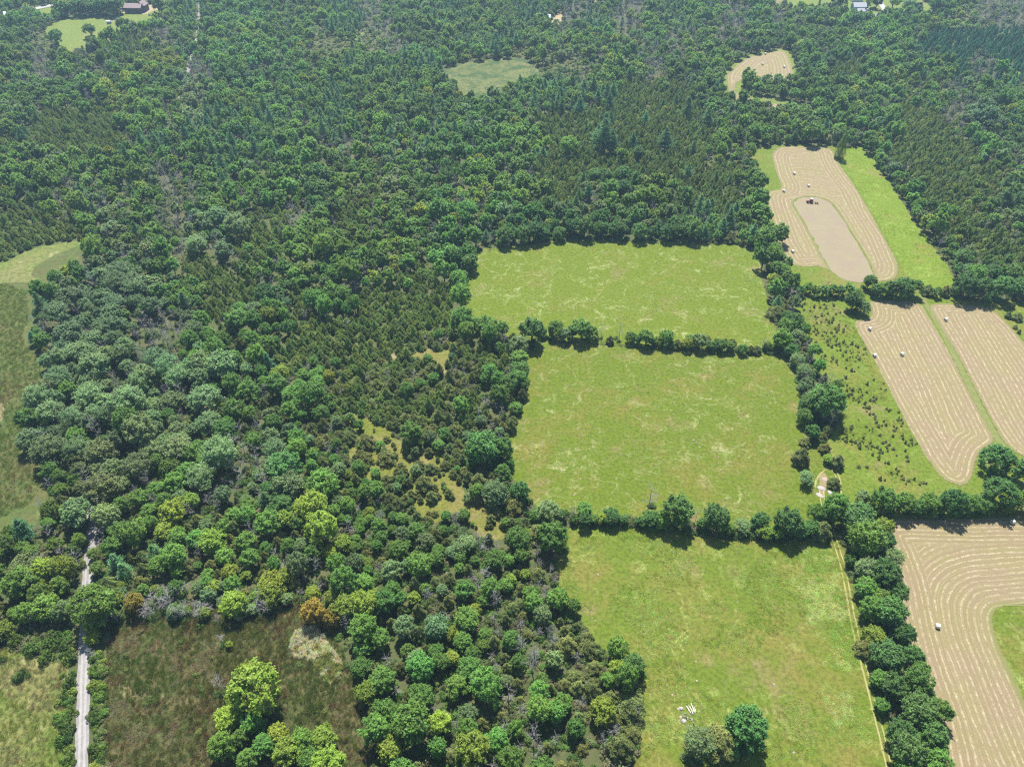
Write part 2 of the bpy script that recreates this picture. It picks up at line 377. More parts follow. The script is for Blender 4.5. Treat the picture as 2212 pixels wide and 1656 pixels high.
def cedar(seed, nleaf, leaf, slim=1.0, H=3.3):
    rng = np.random.default_rng(seed)
    h = rng.beta(1.25, 1.7, nleaf)                       # along the height
    prof = lambda q: np.clip(np.sin(np.pi * (.10 + .90 * np.clip(q, 0, 1)) ** .70) ** .62, .02, 1) * (1 - q * .30)
    th = rng.uniform(0, 2 * np.pi, nleaf)
    k = rng.integers(5, 8); lob = 1 + .20 * np.sin(th * k + h * 9 + seed) + .14 * np.sin(th * 3 - h * 14)
    r = prof(h) * 1.15 * lob * slim * (1 - np.abs(rng.normal(0, .14, nleaf)))
    P = np.stack([np.cos(th) * r, np.sin(th) * r, .06 + h * H], 1)
    tip = rng.random(nleaf) < .10
    P[tip, 0] *= .35; P[tip, 1] *= .35
    out = np.stack([np.cos(th), np.sin(th), np.full(nleaf, .95)], 1)
    N = unit(out + rng.normal(0, .35, P.shape))
    s = leaf * rng.uniform(.7, 1.4, nleaf)
    up = unit(np.stack([np.cos(th) * .5, np.sin(th) * .5, np.full(nleaf, 1.2)], 1) + rng.normal(0, .25, P.shape))
    LV, LF = cards(P, N, s * 1.35, s * .55, rng, up)
    nsp = 5
    sp = [((rng.normal(0, .12), rng.normal(0, .12), H * .7), (rng.normal(0, .1), rng.normal(0, .1), H * rng.uniform(.95, 1.1)), .05, .006) for _ in range(nsp)]
    return (LV, LF), tubes([((0, 0, -.05), (0, 0, H * .9), .075, .015)] + sp, 5)
def pine(seed, nleaf, leaf, H=4.3):
    rng = np.random.default_rng(seed); S = [((0, 0, -.05), (0, 0, H * .6), .075, .05), ((0, 0, H * .6), (0, 0, H * .97), .05, .01)]
    Ps, Us = [], []
    nl = 13
    for i in range(nl):
        q = i / (nl - 1); z = H * (.20 + .77 * q) + rng.normal(0, .03)
        R0 = (1.02 * (1 - q ** 1.6) + .10) * rng.uniform(.78, 1.12)
        nb = int(rng.integers(5, 8)); a0 = rng.uniform(0, 6.28)
        for j in range(nb):
            a = a0 + j * 6.283 / nb + rng.normal(0, .2); L = R0 * rng.uniform(.62, 1.12)
            if rng.random() < .12: continue
            tip = np.array([math.cos(a) * L, math.sin(a) * L, z + L * rng.uniform(.05, .28)]); b = np.array([0, 0, z - .05])
            S.append((b, tip, .022, .006))
            m = int(nleaf / (nl * 6.0) * (L + .25))
            t = rng.beta(2.2, 1.2, m)[:, None]; sp = .20 * L + .06
            P = b + (tip - b) * t + rng.normal(0, 1, (m, 3)) * np.array([sp * .62, sp * .62, .045]) * (.55 + .6 * t)
            Ps.append(P); Us.append(np.tile(unit(tip - b), (m, 1)))
    P = np.vstack(Ps); U = np.vstack(Us); s = leaf * rng.uniform(.7, 1.35, len(P))
    N = unit(np.array([0, 0, 1.0]) + rng.normal(0, .55, P.shape) + U * .25)
    LV, LF = cards(P, N, s * 1.3, s * .55, rng, unit(U + rng.normal(0, .5, P.shape)))
    return (LV, LF), tubes(S, 4)
def dead(seed, H=3.1, nb=13, lean=.1, thin=1.0, up=.55):
    rng = np.random.default_rng(seed); S = []; T = []
    top = np.array([rng.normal(0, lean), rng.normal(0, lean), H]); base = np.array([0, 0, -.05]); mid = (base + top) / 2 + rng.normal(0, .05, 3)
    T = [(base, mid, .050 * thin, .034 * thin), (mid, top, .034 * thin, .008)]
    def grow(p, d, L, r, lev):
        q = p + d * L * .5; d2 = unit(d + rng.normal(0, .22, 3)); e = q + d2 * L * .5
        S.append((p, q, r, r * .7)); S.append((q, e, r * .7, r * .35))
        if lev < 3:
            for _ in range([0, 4, 4][lev] if lev else 0): pass
            n = (5, 5, 4)[lev]
            for _ in range(n):
                f = rng.uniform(.3, 1.0); s = p + (q - p) * min(1, f * 2) if f < .5 else q + (e - q) * (f * 2 - 1)
                dd = unit(d2 + rng.normal(0, .62, 3) + np.array([0, 0, .22])); grow(s, dd, L * rng.uniform(.36, .56), r * .5, lev + 1)
    for i in range(nb):
        f = rng.uniform(.28, .97); p = base + (mid - base) * (f * 2) if f < .5 else mid + (top - mid) * (f * 2 - 1)
        a = rng.uniform(0, 6.283); d = unit(np.array([math.cos(a), math.sin(a), up + rng.normal(0, .25)]))
        grow(p, d, (1.12 - f * .55) * rng.uniform(.6, 1.05), .017 * thin, 1)
    return tubes(T, 6), tubes(S, 3)
def shrub(seed, nleaf, leaf, nlobe=12):
    rng = np.random.default_rng(seed)
    a = rng.uniform(0, 6.283, nlobe); q = np.sqrt(rng.random(nlobe)) * .68
    C = np.stack([np.cos(a) * q, np.sin(a) * q, rng.uniform(.25, .75, nlobe) * (1 - q * .6)], 1); r = rng.uniform(.22, .42, nlobe)
    idx = rng.integers(0, nlobe, nleaf); u = unit(rng.normal(size=(nleaf, 3)))
    P = C[idx] + u * (r[idx] * (1 - np.abs(rng.normal(0, .18, nleaf))))[:, None]; P[:, 2] = np.abs(P[:, 2]) + .02
    N = unit(u * .7 + np.array([0, 0, .5]) + rng.normal(0, .4, P.shape)); s = leaf * rng.uniform(.7, 1.35, nleaf)
    return cards(P, N, s, s * .7, rng)
def tuft(seed, n=26, H=1.0, spread=.5, w=.05, lean=.35):
    rng = np.random.default_rng(seed); a = rng.uniform(0, 6.283, n); q = np.sqrt(rng.random(n)) * spread
    B = np.stack([np.cos(a) * q, np.sin(a) * q, np.zeros(n)], 1); h = H * rng.uniform(.6, 1.15, n)
    D = rng.normal(0, lean, (n, 2)); Tp = B + np.stack([D[:, 0] * h, D[:, 1] * h, h], 1)
    t = unit(np.stack([rng.normal(size=n), rng.normal(size=n), np.zeros(n)], 1)) * w
    Md = (B + Tp) / 2 + np.array([0, 0, .08]) * H
    V = np.stack([B, Md + t, Tp, Md - t], 1).reshape(-1, 3)
    return V, np.arange(4 * n).reshape(-1, 4)

LIB = {}   # kind -> list of (leaf mesh, wood mesh, joined object)
LIBCOL = {}
def lib(kind, builds, lm, wm):
    col = bpy.data.collections.new('lib_' + kind); LIBCOL[kind] = col; LIB[kind] = []
    for i, b in enumerate(builds):
        if wm is None:
            V, F = b; a = mesh_np(kind + '_foliage', V, F, [lm]); c = None; jm = a
        else:
            (V, F), (TV, TF) = b
            V4 = V; a = mesh_np(kind + '_crown', V, F, [lm]); c = mesh_np(kind + '_trunk', TV, TF, [wm], smooth=True)
            JV, JF, JM = join((V, F, 0), (TV, TF, 1)); jm = mesh_np(kind + '_whole', JV, JF, [lm, wm], JM)
        o = bpy.data.objects.new('%s_%02d' % (kind, i), jm); col.objects.link(o)
        LIB[kind].append((a, c, o))
lib('broad', [broadleaf(100 + i, 10000, .088, 0, 105 + i * 6, (.8, .95, .7, .88, .75, 1.0, .84, .9)[i]) for i in range(8)], M_LEAF, M_BARK)
lib('sparse', [broadleaf(200 + i, 6500, .082, .5, 105, .85 + .08 * (i % 2)) for i in range(4)], M_LEAF, M_PALEBARK)
lib('broadfar', [broadleaf(300 + i, 3300, .150, 0, 70 + i * 5, (.8, .95, .75, .9, .85, 1.0)[i]) for i in range(6)], M_LEAF, M_BARK)
lib('cedar', [cedar(400 + i, 3600, .15, (1, .9, 1.05, .8, .95)[i], (2.4, 2.7, 2.2, 3.1, 2.5)[i]) for i in range(5)], M_NEEDLE, M_BARK)
lib('cedarfar', [cedar(450 + i, 900, .27, (1, .9, 1.05, .8)[i], (2.6, 2.9, 2.4, 3.2)[i]) for i in range(4)], M_NEEDLE, M_BARK)
lib('pine', [pine(500 + i, 4200, .14, (3.4, 3.1, 3.8, 3.3)[i]) for i in range(4)], M_NEEDLE, M_BARK)
lib('poplar', [cedar(550, 5200, .10, .85, 4.4)], M_LEAF, M_BARK)
lib('shrub', [shrub(600 + i, 1100, .15) for i in range(5)], M_LEAF, None)
lib('sedge', [tuft(700 + i, 30, 1.0, .55, .035, .55) for i in range(4)], M_SEDGE, None)
lib('dead', [(dead(800 + i, (3.0, 3.4, 2.7, 3.2, 3.6)[i], 13, (.05, .12, .1, .25, .15)[i], 1.0, (.5, .6, .45, .55, .8)[i])) for i in range(5)], M_GREYBARK, M_GREYBARK)

# ------------------------------------------------------------------ the ground and the fields
def sheet(name, poly_w, z, mat, kind='structure'):
    import mathutils
    P = [Vector((float(p[0]), float(p[1]), 0)) for p in poly_w]
    tris = mathutils.geometry.tessellate_polygon([P])
    me = bpy.data.meshes.new(name); me.from_pydata([(p.x, p.y, z) for p in P], [], [t[::-1] for t in tris]); me.materials.append(mat); me.update()
    for p in me.polygons:
        if p.normal.z < 0: p.flip()
    o = link(name, me); o['kind'] = kind; return o
def dsheet(name, poly_d, z, mat, it=2, kind='structure'):
    return sheet(name, rough_edge(smooth_poly(at_np(poly_d), it)), z, mat, kind)
def rough_edge(P, amp=.7):
    out = []
    n = len(P)
    for i in range(n):
        a, b = P[i], P[(i + 1) % n]; L = np.hypot(*(b - a)); k = max(1, int(L / 2.5))
        for j in range(k): out.append(a + (b - a) * j / k)
    out = np.array(out); out += (np.stack([vnoise(out, 3.1, 3), vnoise(out, 2.7, 9)], 1) - .5) * 2 * amp
    return out
def ribbon(name, line_d, width, z, mat, it=2, amp=.25, kind='structure'):
    L = smooth_line(at_np(line_d), it)
    dens = [L[0]]
    for a, b in zip(L[:-1], L[1:]):
        k = max(1, int(np.hypot(*(b - a)) / 2.0))
        dens += [a + (b - a) * (j + 1) / k for j in range(k)]
    L = np.array(dens); T = np.gradient(L, axis=0); T /= np.hypot(T[:, 0], T[:, 1])[:, None] + 1e-9; N = np.stack([-T[:, 1], T[:, 0]], 1)
    w = np.broadcast_to(width, len(L))[:, None] * .5
    a = L + N * (w + (vnoise(L, 2.2, 4) - .5)[:, None] * amp * 2); b = L - N * (w + (vnoise(L, 2.4, 6) - .5)[:, None] * amp * 2)
    V = np.zeros((2 * len(L), 3)); V[0::2, :2] = b; V[1::2, :2] = a; V[:, 2] = z
    F = np.array([(2 * i, 2 * i + 2, 2 * i + 3, 2 * i + 1) for i in range(len(L) - 1)])
    o = link(name, mesh_np(name, V, F, [mat])); o['kind'] = kind
    return o

A = [(1020,712),(993,675),(1007,627),(1020,570),(1031,536),(1105,534),(1223,517),(1346,520),(1629,526),(1640,575),(1656,640),(1668,700),(1692,758),(1500,752),(1300,742),(1180,734),(1080,726)]
B = [(1178,735),(1300,745),(1500,756),(1700,764),(1723,821),(1733,922),(1752,960),(1800,1010),(1815,1060),(1785,1130),(1640,1150),(1400,1122),(1200,1108),(1137,1090),(1103,1023),(1083,962),(1113,922),(1134,860),(1132,843),(1132,773),(1150,750)]
Cc = [(1224,1130),(1291,1138),(1356,1135),(1500,1155),(1658,1172),(1785,1160),(1800,1110),(1830,1210),(1855,1310),(1880,1410),(1915,1540),(1950,1656),(1985,1760),(1360,1760),(1368,1656),(1375,1599),(1389,1548),(1375,1483),(1393,1450),(1291,1399),(1259,1348),(1203,1274),(1194,1205)]
M = [(1690,640),(1869,640),(1990,640),(2060,640),(2211,650),(2330,680),(2330,1135),(2035,1130),(1880,1130),(1830,1150),(1790,1125),(1770,1080),(1752,960),(1810,940),(1806,860),(1765,810),(1742,740)]
UP = [(1620,312),(1861,314),(1880,334),(1905,374),(1937,417),(1950,442),(2000,514),(2043,570),(2064,605),(2080,645),(1985,648),(1720,645),(1705,590),(1690,548),(1668,510),(1650,450),(1640,400),(1618,345)]
H1 = [(1660,316),(1765,315),(1800,322),(1812,355),(1845,398),(1868,438),(1888,474),(1926,541),(1945,582),(1930,610),(1850,608),(1790,585),(1768,574),(1738,579),(1706,571),(1692,544),(1676,517),(1666,469),(1650,425),(1658,411),(1690,409),(1674,374)]
SOIL = [(1716,448),(1713,438),(1722,430),(1745,425),(1770,428),(1791,436),(1810,458),(1838,505),(1852,524),(1882,580),(1890,612),(1815,606),(1786,573),(1754,509)]
GS = [(1806,320),(1861,316),(1880,334),(1905,374),(1937,417),(1950,442),(2000,514),(2043,570),(2062,602),(2068,630),(1985,632),(1952,590),(1930,541),(1892,474),(1872,438),(1849,398),(1816,352)]
H2L = [(1872,645),(1985,650),(2000,672),(2050,757),(2092,843),(2145,940),(2152,955),(2120,972),(2108,998),(2103,1032),(2090,1048),(2066,1050),(2025,1030),(1973,945),(1940,885),(1878,762),(1840,700),(1850,690),(1878,688),(1884,668)]
H2R = [(2004,655),(2048,655),(2123,660),(2147,670),(2187,709),(2215,745),(2330,890),(2330,1010),(2220,992),(2180,972),(2150,930),(2105,843),(2062,757),(2008,672)]
H3 = [(1882,1120),(2000,1118),(2211,1116),(2360,1116),(2400,1800),(2060,1800),(2030,1656),(2010,1560),(1975,1450),(1950,1370),(1928,1260),(1908,1180)]
ISL = [(2145,1326),(2156,1312),(2211,1307),(2340,1302),(2400,1800),(2330,1760),(2270,1640),(2211,1511),(2160,1400),(2144,1345)]
H0 = [(1569,181),(1570,158),(1594,139),(1613,123),(1658,114),(1690,109),(1703,120),(1714,150),(1714,176),(1660,174),(1630,164),(1606,170),(1590,181),(1586,192),(1593,204),(1643,217),(1690,227),(1740,238),(1735,248),(1660,238),(1600,229),(1576,211)]
H0G = [(1560,181),(1565,152),(1592,133),(1613,119),(1658,110),(1692,104),(1710,118),(1722,150),(1720,182),(1640,175),(1606,178),(1600,195),(1645,208),(1700,218),(1760,230),(1755,250),(1660,243),(1596,234),(1568,214)]
ML = [(-260,580),(0,573),(48,543),(91,528),(150,518),(198,522),(200,550),(180,575),(125,615),(100,630),(80,670),(78,700),(70,745),(100,785),(105,830),(115,855),(100,890),(60,925),(60,960),(108,1020),(112,1070),(90,1120),(60,1160),(-260,1180)]
MLTOP = [(-260,585),(0,576),(48,546),(91,531),(150,521),(196,524),(150,536),(100,560),(60,590),(85,603),(40,612),(-260,625)]
MM = [(950,147),(1000,137),(1047,130),(1106,124),(1140,130),(1160,150),(1172,168),(1110,192),(1065,220),(1015,228),(990,200),(960,175)]
MB_ = [(228,1780),(226,1573),(230,1400),(235,1350),(300,1318),(400,1300),(520,1310),(600,1285),(665,1300),(700,1350),(740,1400),(755,1440),(776,1492),(815,1576),(812,1613),(790,1780)]
REED = [(622,1385),(645,1358),(683,1353),(700,1375),(715,1399),(743,1432),(740,1460),(715,1478),(697,1464),(682,1440),(669,1423),(632,1423)]
ML2 = [(-260,1410),(0,1400),(60,1405),(120,1425),(150,1440),(152,1600),(148,1780),(-260,1780)]
CLR = [(745,875),(768,896),(800,905),(841,927),(873,962),(913,975),(942,968),(960,985),(985,1010),(1000,1055),(1035,1096),(1100,1100),(1095,1165),(1040,1172),(1015,1130),(990,1100),(970,1125),(930,1132),(880,1112),(868,1078),(835,1048),(785,1042),(762,1000),(745,950)]
CLR2 = [(985,716),(1010,722),(990,745),(965,780),(972,830),(955,832),(948,790),(915,772),(840,778),(842,764),(900,764),(930,748),(960,760)]
CLR3 = [(955,895),(966,900),(972,940),(962,945)]
TL = [(90,66),(128,42),(175,36),(268,30),(278,22),(345,4),(360,50),(290,60),(262,62),(250,82),(205,112),(150,122),(120,100)]
TL2 = [(64,24),(126,13),(128,42),(82,44)]
TR1 = [(1660,-20),(1800,-20),(1808,22),(1740,26),(1680,22)]
TR2 = [(1742,34),(1800,36),(1832,44),(1832,56),(1765,56)]
TR3 = [(1790,-20),(1990,-20),(1995,40),(1930,48),(1830,44),(1800,30)]
TR4 = [(1975,5),(2010,8),(2012,36),(2060,42),(2115,54),(2110,66),(2040,56),(1975,44)]
TR5 = [(2160,158),(2211,154),(2330,150),(2330,164),(2211,166),(2170,168)]
SHD = [(1188,42),(1200,32),(1214,26),(1218,50),(1208,58),(1192,58)]
TP1 = [(1272,-12),(1322,-12),(1322,6),(1276,6)]
TP2 = [(1432,-20),(1446,-20),(1452,18),(1440,18)]
SWP = [(712,62),(740,55),(770,60),(795,80),(760,92),(715,85)]
OPEN = [A, B, Cc, M, UP, H3, ISL, H0, H0G, ML, MM, MB_, ML2, CLR, CLR2, CLR3, TL, TL2, TR1, TR2, TR3, TR4, TR5, SHD, TP1, TP2]

g_me = bpy.data.meshes.new('ground'); g_me.from_pydata([(-9000, -3000, 0), (9000, -3000, 0), (9000, 12000, 0), (-9000, 12000, 0)], [], [(0, 1, 2, 3)]); g_me.materials.append(M_FLOOR); g_me.update()
tag(link('ground', g_me), kind='structure')
dsheet('meadow', M, .010, M_MEAD); dsheet('field_margin', UP, .014, M_MEAD)
dsheet('upper_pasture', A, .012, M_PAST_A); dsheet('middle_pasture', B, .018, M_PAST_B); dsheet('lower_pasture', Cc, .022, M_PAST_C)
dsheet('grass_strip', GS, .026, M_STRIP)
dsheet('left_marsh', ML, .012, M_MARSH_L); dsheet('marsh_bank', MLTOP, .020, M_MARSH_N); dsheet('bog', MM, .012, M_MARSH_M); dsheet('lower_marsh', MB_, .012, M_MARSH_B)
dsheet('reed_bed_ground', REED, .022, M_REED); dsheet('rough_meadow', ML2, .012, M_MARSH_N)
dsheet('cedar_clearing', CLR, .012, M_CLR); dsheet('forest_path', CLR2, .016, M_CLR); dsheet('clearing_path', CLR3, .012, M_CLR)
dsheet('farm_meadow', TL, .012, M_LAWN); dsheet('roadside_verge', TL2, .012, M_LAWN)
for nm, P in (('back_field', TR1), ('house_lawn', TR3), ('pond_lawn', TR2), ('side_lawn', TR4), ('far_meadow', TR5), ('far_lane', TP2), ('swamp_clearing', SWP)):
    dsheet(nm, P, .012 if nm != 'pond_lawn' else .018, M_LAWN if nm != 'swamp_clearing' else M_MARSH_N, 1)
dsheet('shed_yard', SHD, .012, M_SAND, 1); dsheet('far_yard', TP1, .012, M_SAND, 1); dsheet('field_edge_ring', H0G, .010, M_LAWN)
dsheet('barn_yard', [(268,30),(262,24),(300,22),(318,10),(340,8),(345,20),(325,26),(318,32)], .020, M_SAND, 1)
dsheet('pond', [(1752,29),(1758,26),(1772,27),(1774,31),(1764,33),(1755,32)], .030, M_WATER, 1)
dsheet('back_field_soil', [(1655,-20),(1690,-20),(1690,10),(1660,14)], .018, M_SOILP, 1)

def hay_field(name, poly_d, mat, spacing=1.9, islands=(), mode='outer', ring=0.0, res=.6, z0=.03, axis=None, edge_w=1.3):
    Pw = smooth_poly(at_np(poly_d), 2); I = [smooth_poly(at_np(i), 2) for i in islands]
    x0, y0 = Pw.min(0) - 1; x1, y1 = Pw.max(0) + 1
    xs = np.arange(x0, x1, res); ys = np.arange(y0, y1, res); X, Y = np.meshgrid(xs, ys); Q = np.stack([X.ravel(), Y.ravel()], 1)
    ins = inside(Q, Pw)
    for q in I: ins &= ~inside(Q, q)
    do = seg_dist(Q, Pw); d = do.copy(); edge = np.clip(1 - do / edge_w, 0, 1)
    if I:
        di = np.min([seg_dist(Q, q) for q in I], 0)
        d = np.where(do < ring, do, di + .37) if ring else np.where(do < di, do, di)
        edge = np.maximum(edge, np.clip(1 - di / 2.4, 0, 1))
    if axis is not None:      # rows run with the lane except in the headland ring
        a, b = at_np(axis); t = (b - a) / np.hypot(*(b - a)); u = np.abs((Q - a) @ np.array([-t[1], t[0]]))
        d = np.where(do < ring, do, u + .4)
    d = d + (vnoise(Q, 22, 2) - .5) * 1.6 + (vnoise(Q, 5, 12) - .5) * .35
    row = d / spacing
    tri = np.abs(row - np.floor(row) - .5)
    z = z0 + .13 * np.clip(1 - tri / .22, 0, 1) * (vnoise(Q, 1.7, 5) ** .7) * (1 - edge) + .05 * vnoise(Q, 1.1, 8)
    idx = -np.ones(len(Q), int); idx[ins] = np.arange(ins.sum())
    n, m = len(ys), len(xs); ii = np.arange(n * m).reshape(n, m)
    F = np.stack([ii[:-1, :-1], ii[:-1, 1:], ii[1:, 1:], ii[1:, :-1]], -1).reshape(-1, 4); F = F[ins[F].all(1)]; F = idx[F]
    V = np.column_stack([Q[ins], z[ins]])
    me = mesh_np(name, V, F, [mat], smooth=True)
    for nm, arr in (('row', row[ins]), ('edge', edge[ins])):
        a = me.attributes.new(nm, 'FLOAT', 'POINT'); a.data.foreach_set('value', arr.astype(np.float32))
    o = link(name, me); o['kind'] = 'structure'; return o
hay_field('upper_hayfield', H1, M_HAY2, 2.0, [SOIL], 'outer', 11.0)
dsheet('tilled_soil', SOIL, .03, M_SOIL)
hay_field('middle_hayfield', H2L, M_HAY, 1.75, ring=10.0, axis=[(2000,660),(2150,945)]); hay_field('right_hayfield', H2R, M_HAY, 1.75, ring=7.0, axis=[(2010,660),(2165,950)])
hay_field('lower_hayfield', H3, M_HAY, 1.6, [ISL], 'outer', 10.0, .5)
hay_field('curved_hayfield', H0, M_HAY2, 2.6, res=.9)
dsheet('hayfield_margin', H3, .006, M_LANE); dsheet('hayfield_island', ISL, .012, M_PAST_C)
ribbon('gravel_track', [(174,1790),(176,1656),(179,1500),(183,1400),(186,1310),(192,1204),(198,1146),(203,1060)], 3.0, .045, M_GRAVEL)
for s_ in (-.55, .62):
    L = at_np(smooth_line([(174,1790),(176,1656),(179,1500),(183,1400),(186,1310),(190,1230)], 1)) + np.array([s_, 0])
    ribbon('wheel_track', [tuple(float(c) for c in proj(np.array(p[0]), np.array(p[1]), 0.0)[:2]) for p in L], .55, .052, M_TRACK, 1, .12)
ribbon('far_track', [(384,240),(390,210),(424,90),(429,72),(433,0),(438,-60)], 3.2, .045, M_GRAVEL)
ribbon('village_road', [(20,40),(65,21),(128,9),(190,-4),(260,-30)], 7.5, .04, M_ASPHALT)
ribbon('barn_drive', [(240,48),(262,30),(285,12),(310,-6)], 3.0, .035, M_SAND)
ribbon('house_drive', [(1890,-14),(1900,6),(1914,26),(1926,44)], 4.5, .04, M_ASPHALT)
ribbon('field_lane', [(1975,600),(1986,628),(1996,652),(2030,705),(2056,757),(2098,843),(2150,942),(2176,978)], 2.2, .02, M_LANE)
for s in (-.62, .62):
    L = at_np(smooth_line([(1772,1052),(1780,1103),(1804,1170),(1824,1237),(1841,1338),(1861,1422),(1888,1523),(1913,1627),(1940,1740)], 1)); L = L + np.array([s, 0])
    pts = [proj(np.array(p[0]), np.array(p[1]), 0.0)[:2] for p in L]
    ribbon('wheel_rut', [(float(a), float(b)) for a, b in pts], .42, .040, M_RUT, 1, .14)
for L in ([(1806,1098),(1812,1060),(1806,1030),(1795,1012)], [(1812,1092),(1818,1058),(1812,1028),(1798,1008)], [(1760,1052),(1762,1035),(1775,1018),(1790,1012)]):
    ribbon('wheel_rut', L, .4, .036, M_RUT, 1, .12)
for P in ([(841,768),(862,764),(880,772),(862,780),(845,778)], [(948,800),(960,790),(962,812),(952,818)]): dsheet('bare_ground', P, .024, M_SOILP, 1)
dsheet('bare_ground', [(1765,1050),(1772,1020),(1785,1022),(1790,1045),(1782,1066),(1770,1068)], .028, M_SOILP)
dsheet('bare_ground', [(255,1470),(275,1462),(290,1490),(320,1488),(305,1515),(280,1520),(262,1495)], .030, M_SOILP)
dsheet('pale_bank', [(-120,880),(-20,862),(8,868),(9,890),(6,915),(-120,925)], .030, M_SAND)
pud = dsheet('puddle', [(193,1489),(199,1486),(203,1490),(203,1497),(198,1502),(194,1499)], .062, M_WATER)

# ------------------------------------------------------------------ where the plants stand
TYPES = """
BBBBBBBWBBBBBWGBBWBBWBGWGBWBGBGBBBBBBBGG
BSSBCCGBBBBBSSSGBBWWBBBBSBGBGBBBBBBBNNNN
BGBGBYYGBBBBBWWWWBBBSSSYBGBBBBBBCCBBBNGN
BBBBYBBLBBBWBWBWBBBBWWWWCCCBBBBBBBBMMGBB
BCCCCBBLWWWBWWBBBBBBBCCCCCCCBBBBBBBCCGLB
CCCCCWWWWWWBGGBBBBBBBCCCCCCCBBCBBBBCCCBM
BBBBBBGBWBBBBBMBBBBBBCCCCCCCCBBBBBBCCCCM
BBGDGBGGBBBBDMCLBBYBBCCBBBCCCBBBBBBBCCMW
CCCBLBGLLCCGBCBBBBBDDDDDDDDWWBBBBBBBBCCM
CCBBLBGCLCCBBBBBBBBDBBBBBBBBBBBBBBBBBMCC
BBBLLLBCCCBBBBBBCBBBBBBBBBBBBBBBBBBBDDGM
BBLLLLBBCCDCBBCCCCBBBBBBBBBBBBBBBBBBDDDD
GGLLLGGLCBBCCCCCCCBBBBBBBBBBBBBBBBBBBBBB
BBLLLGGLBMBCCCCCCECCBBBBBBBBBBBBBBBBBBBB
LLLLGLLLLMBBMCEEEEEMBBBBBBBBBBBBBBBBBBBB
LLLLLLLLMBBBMCCCCECMBBBBBBBBBBBBBBBBBBBB
LLLLLBLLBGBMEEEEEEEEEBBBBBBBBBBBBBBBBBBB
LLLLLLLBLGLMMMEEEEEBEBBBBBBBBBBBBBBBBBBB
BBBLLLLLYGDLBMMEEEEEEBBBBBBBBBBBBBBBBBBB
BBLLBBBYGMDYYMMEEEMEEBBBBBBBBBBBBBBBBBBB
BBBLBBYGMYBGYYMMMMGEMMBBBBBBBBBBBBBBBBBB
YBGBBMBYYMMGYYMMMMMMMMMBBBBBBBBBBBBBBBBB
BYBDMGBMYMYMMYMBMMGMMMMBBBBBBBBBBBBBBBBB
BBLBBYMGMYMYOYYBMBMBMMMBBBBBBBBBBBBBBBBB
YBBRBBYGGYBBBYBMBYMGMGEBBBBBBBBBBBBBBBBB
SSRRBBBBGBBBBOYMBYBGMGEBBBBBBBBBBBBBBBBB
SSRRBBBBBBBBBBYGYYBMGGEBBBBBBBBBBBBBBBBB
SSRRBBBYYBBBBDBBYYBMMMEBBBBBBBBBBBBBBBBB
SSRRBBBYBBYBBBBMBMBBGMEBBBBBBBBBBBBBBBBB
SSRRBBBBYYYYBBYBMYBBGMEBBBBBBBBBBBBBBBBB
""".split()
TGRID = np.array([list(r) for r in TYPES])
TINT = {'B': (.138, .262, .048), 'D': (.098, .208, .050), 'L': (.172, .258, .100), 'Y': (.225, .310, .042), 'O': (.285, .235, .036), 'W': (.112, .225, .092),
        'C': (.142, .205, .046), 'E': (.158, .190, .058), 'S': (.215, .270, .100), 'N': (.070, .180, .090), 'T': (.132, .245, .066), 'P': (.22, .335, .045), 'A': (.160, .260, .055)}
FAMILY = {'B': 'broad', 'D': 'broad', 'L': 'broad', 'Y': 'broad', 'O': 'broad', 'T': 'broad', 'P': 'broad', 'A': 'broad', 'W': 'pine', 'C': 'cedar', 'E': 'cedar', 'N': 'cedar', 'X': 'dead', 'G': 'dead', 'S': 'shrub'}
plants = []   # dict: fam, t, x, y, r, sz, tint, rz
GRID = {}
def gkey(x, y): return (int(x // 4), int(y // 4))
def clash(x, y, r, k=.80):
    cx, cy = gkey(x, y)
    for i in range(cx - 3, cx + 4):
        for j in range(cy - 3, cy + 4):
            for (a, b, q) in GRID.get((i, j), ()):
                if (a - x) ** 2 + (b - y) ** 2 < ((r + q) * k) ** 2: return True
    return False
def put(t, x, y, r, sz=1.0, tint=None, k=None, explicit=False):
    if k is not None and clash(x, y, r, k): return False
    GRID.setdefault(gkey(x, y), []).append((x, y, r))
    c = tint or TINT.get(t, (.3, .3, .3))
    j = random.uniform(.78, 1.28); hue = random.gauss(0, .07)
    c = (c[0] * j * (1 + hue), c[1] * j, c[2] * j * (1 - hue * .5))
    plants.append(dict(fam=FAMILY[t], t=t, x=x, y=y, r=r, sz=sz, tint=c, rz=random.uniform(0, 6.283), exp=explicit))
    return True
HSZ = {'broad': 2.6, 'pine': 4.2, 'cedar': 3.4, 'dead': 3.1, 'shrub': 1.0}
def ex(t, p, w, sz=1.0, tint=None):
    """a tree read off the photograph: foot at p, crown w photo pixels wide"""
    x, y, _ = at(*p); r = w * mpp(*p) * .5
    # foot of the crown in the picture is its front rim: step back by part of the crown's radius
    if t in 'EC': sz *= .72 if r > 1.5 else .85
    put(t, x, y + r * .12, r, sz, tint, None, True)

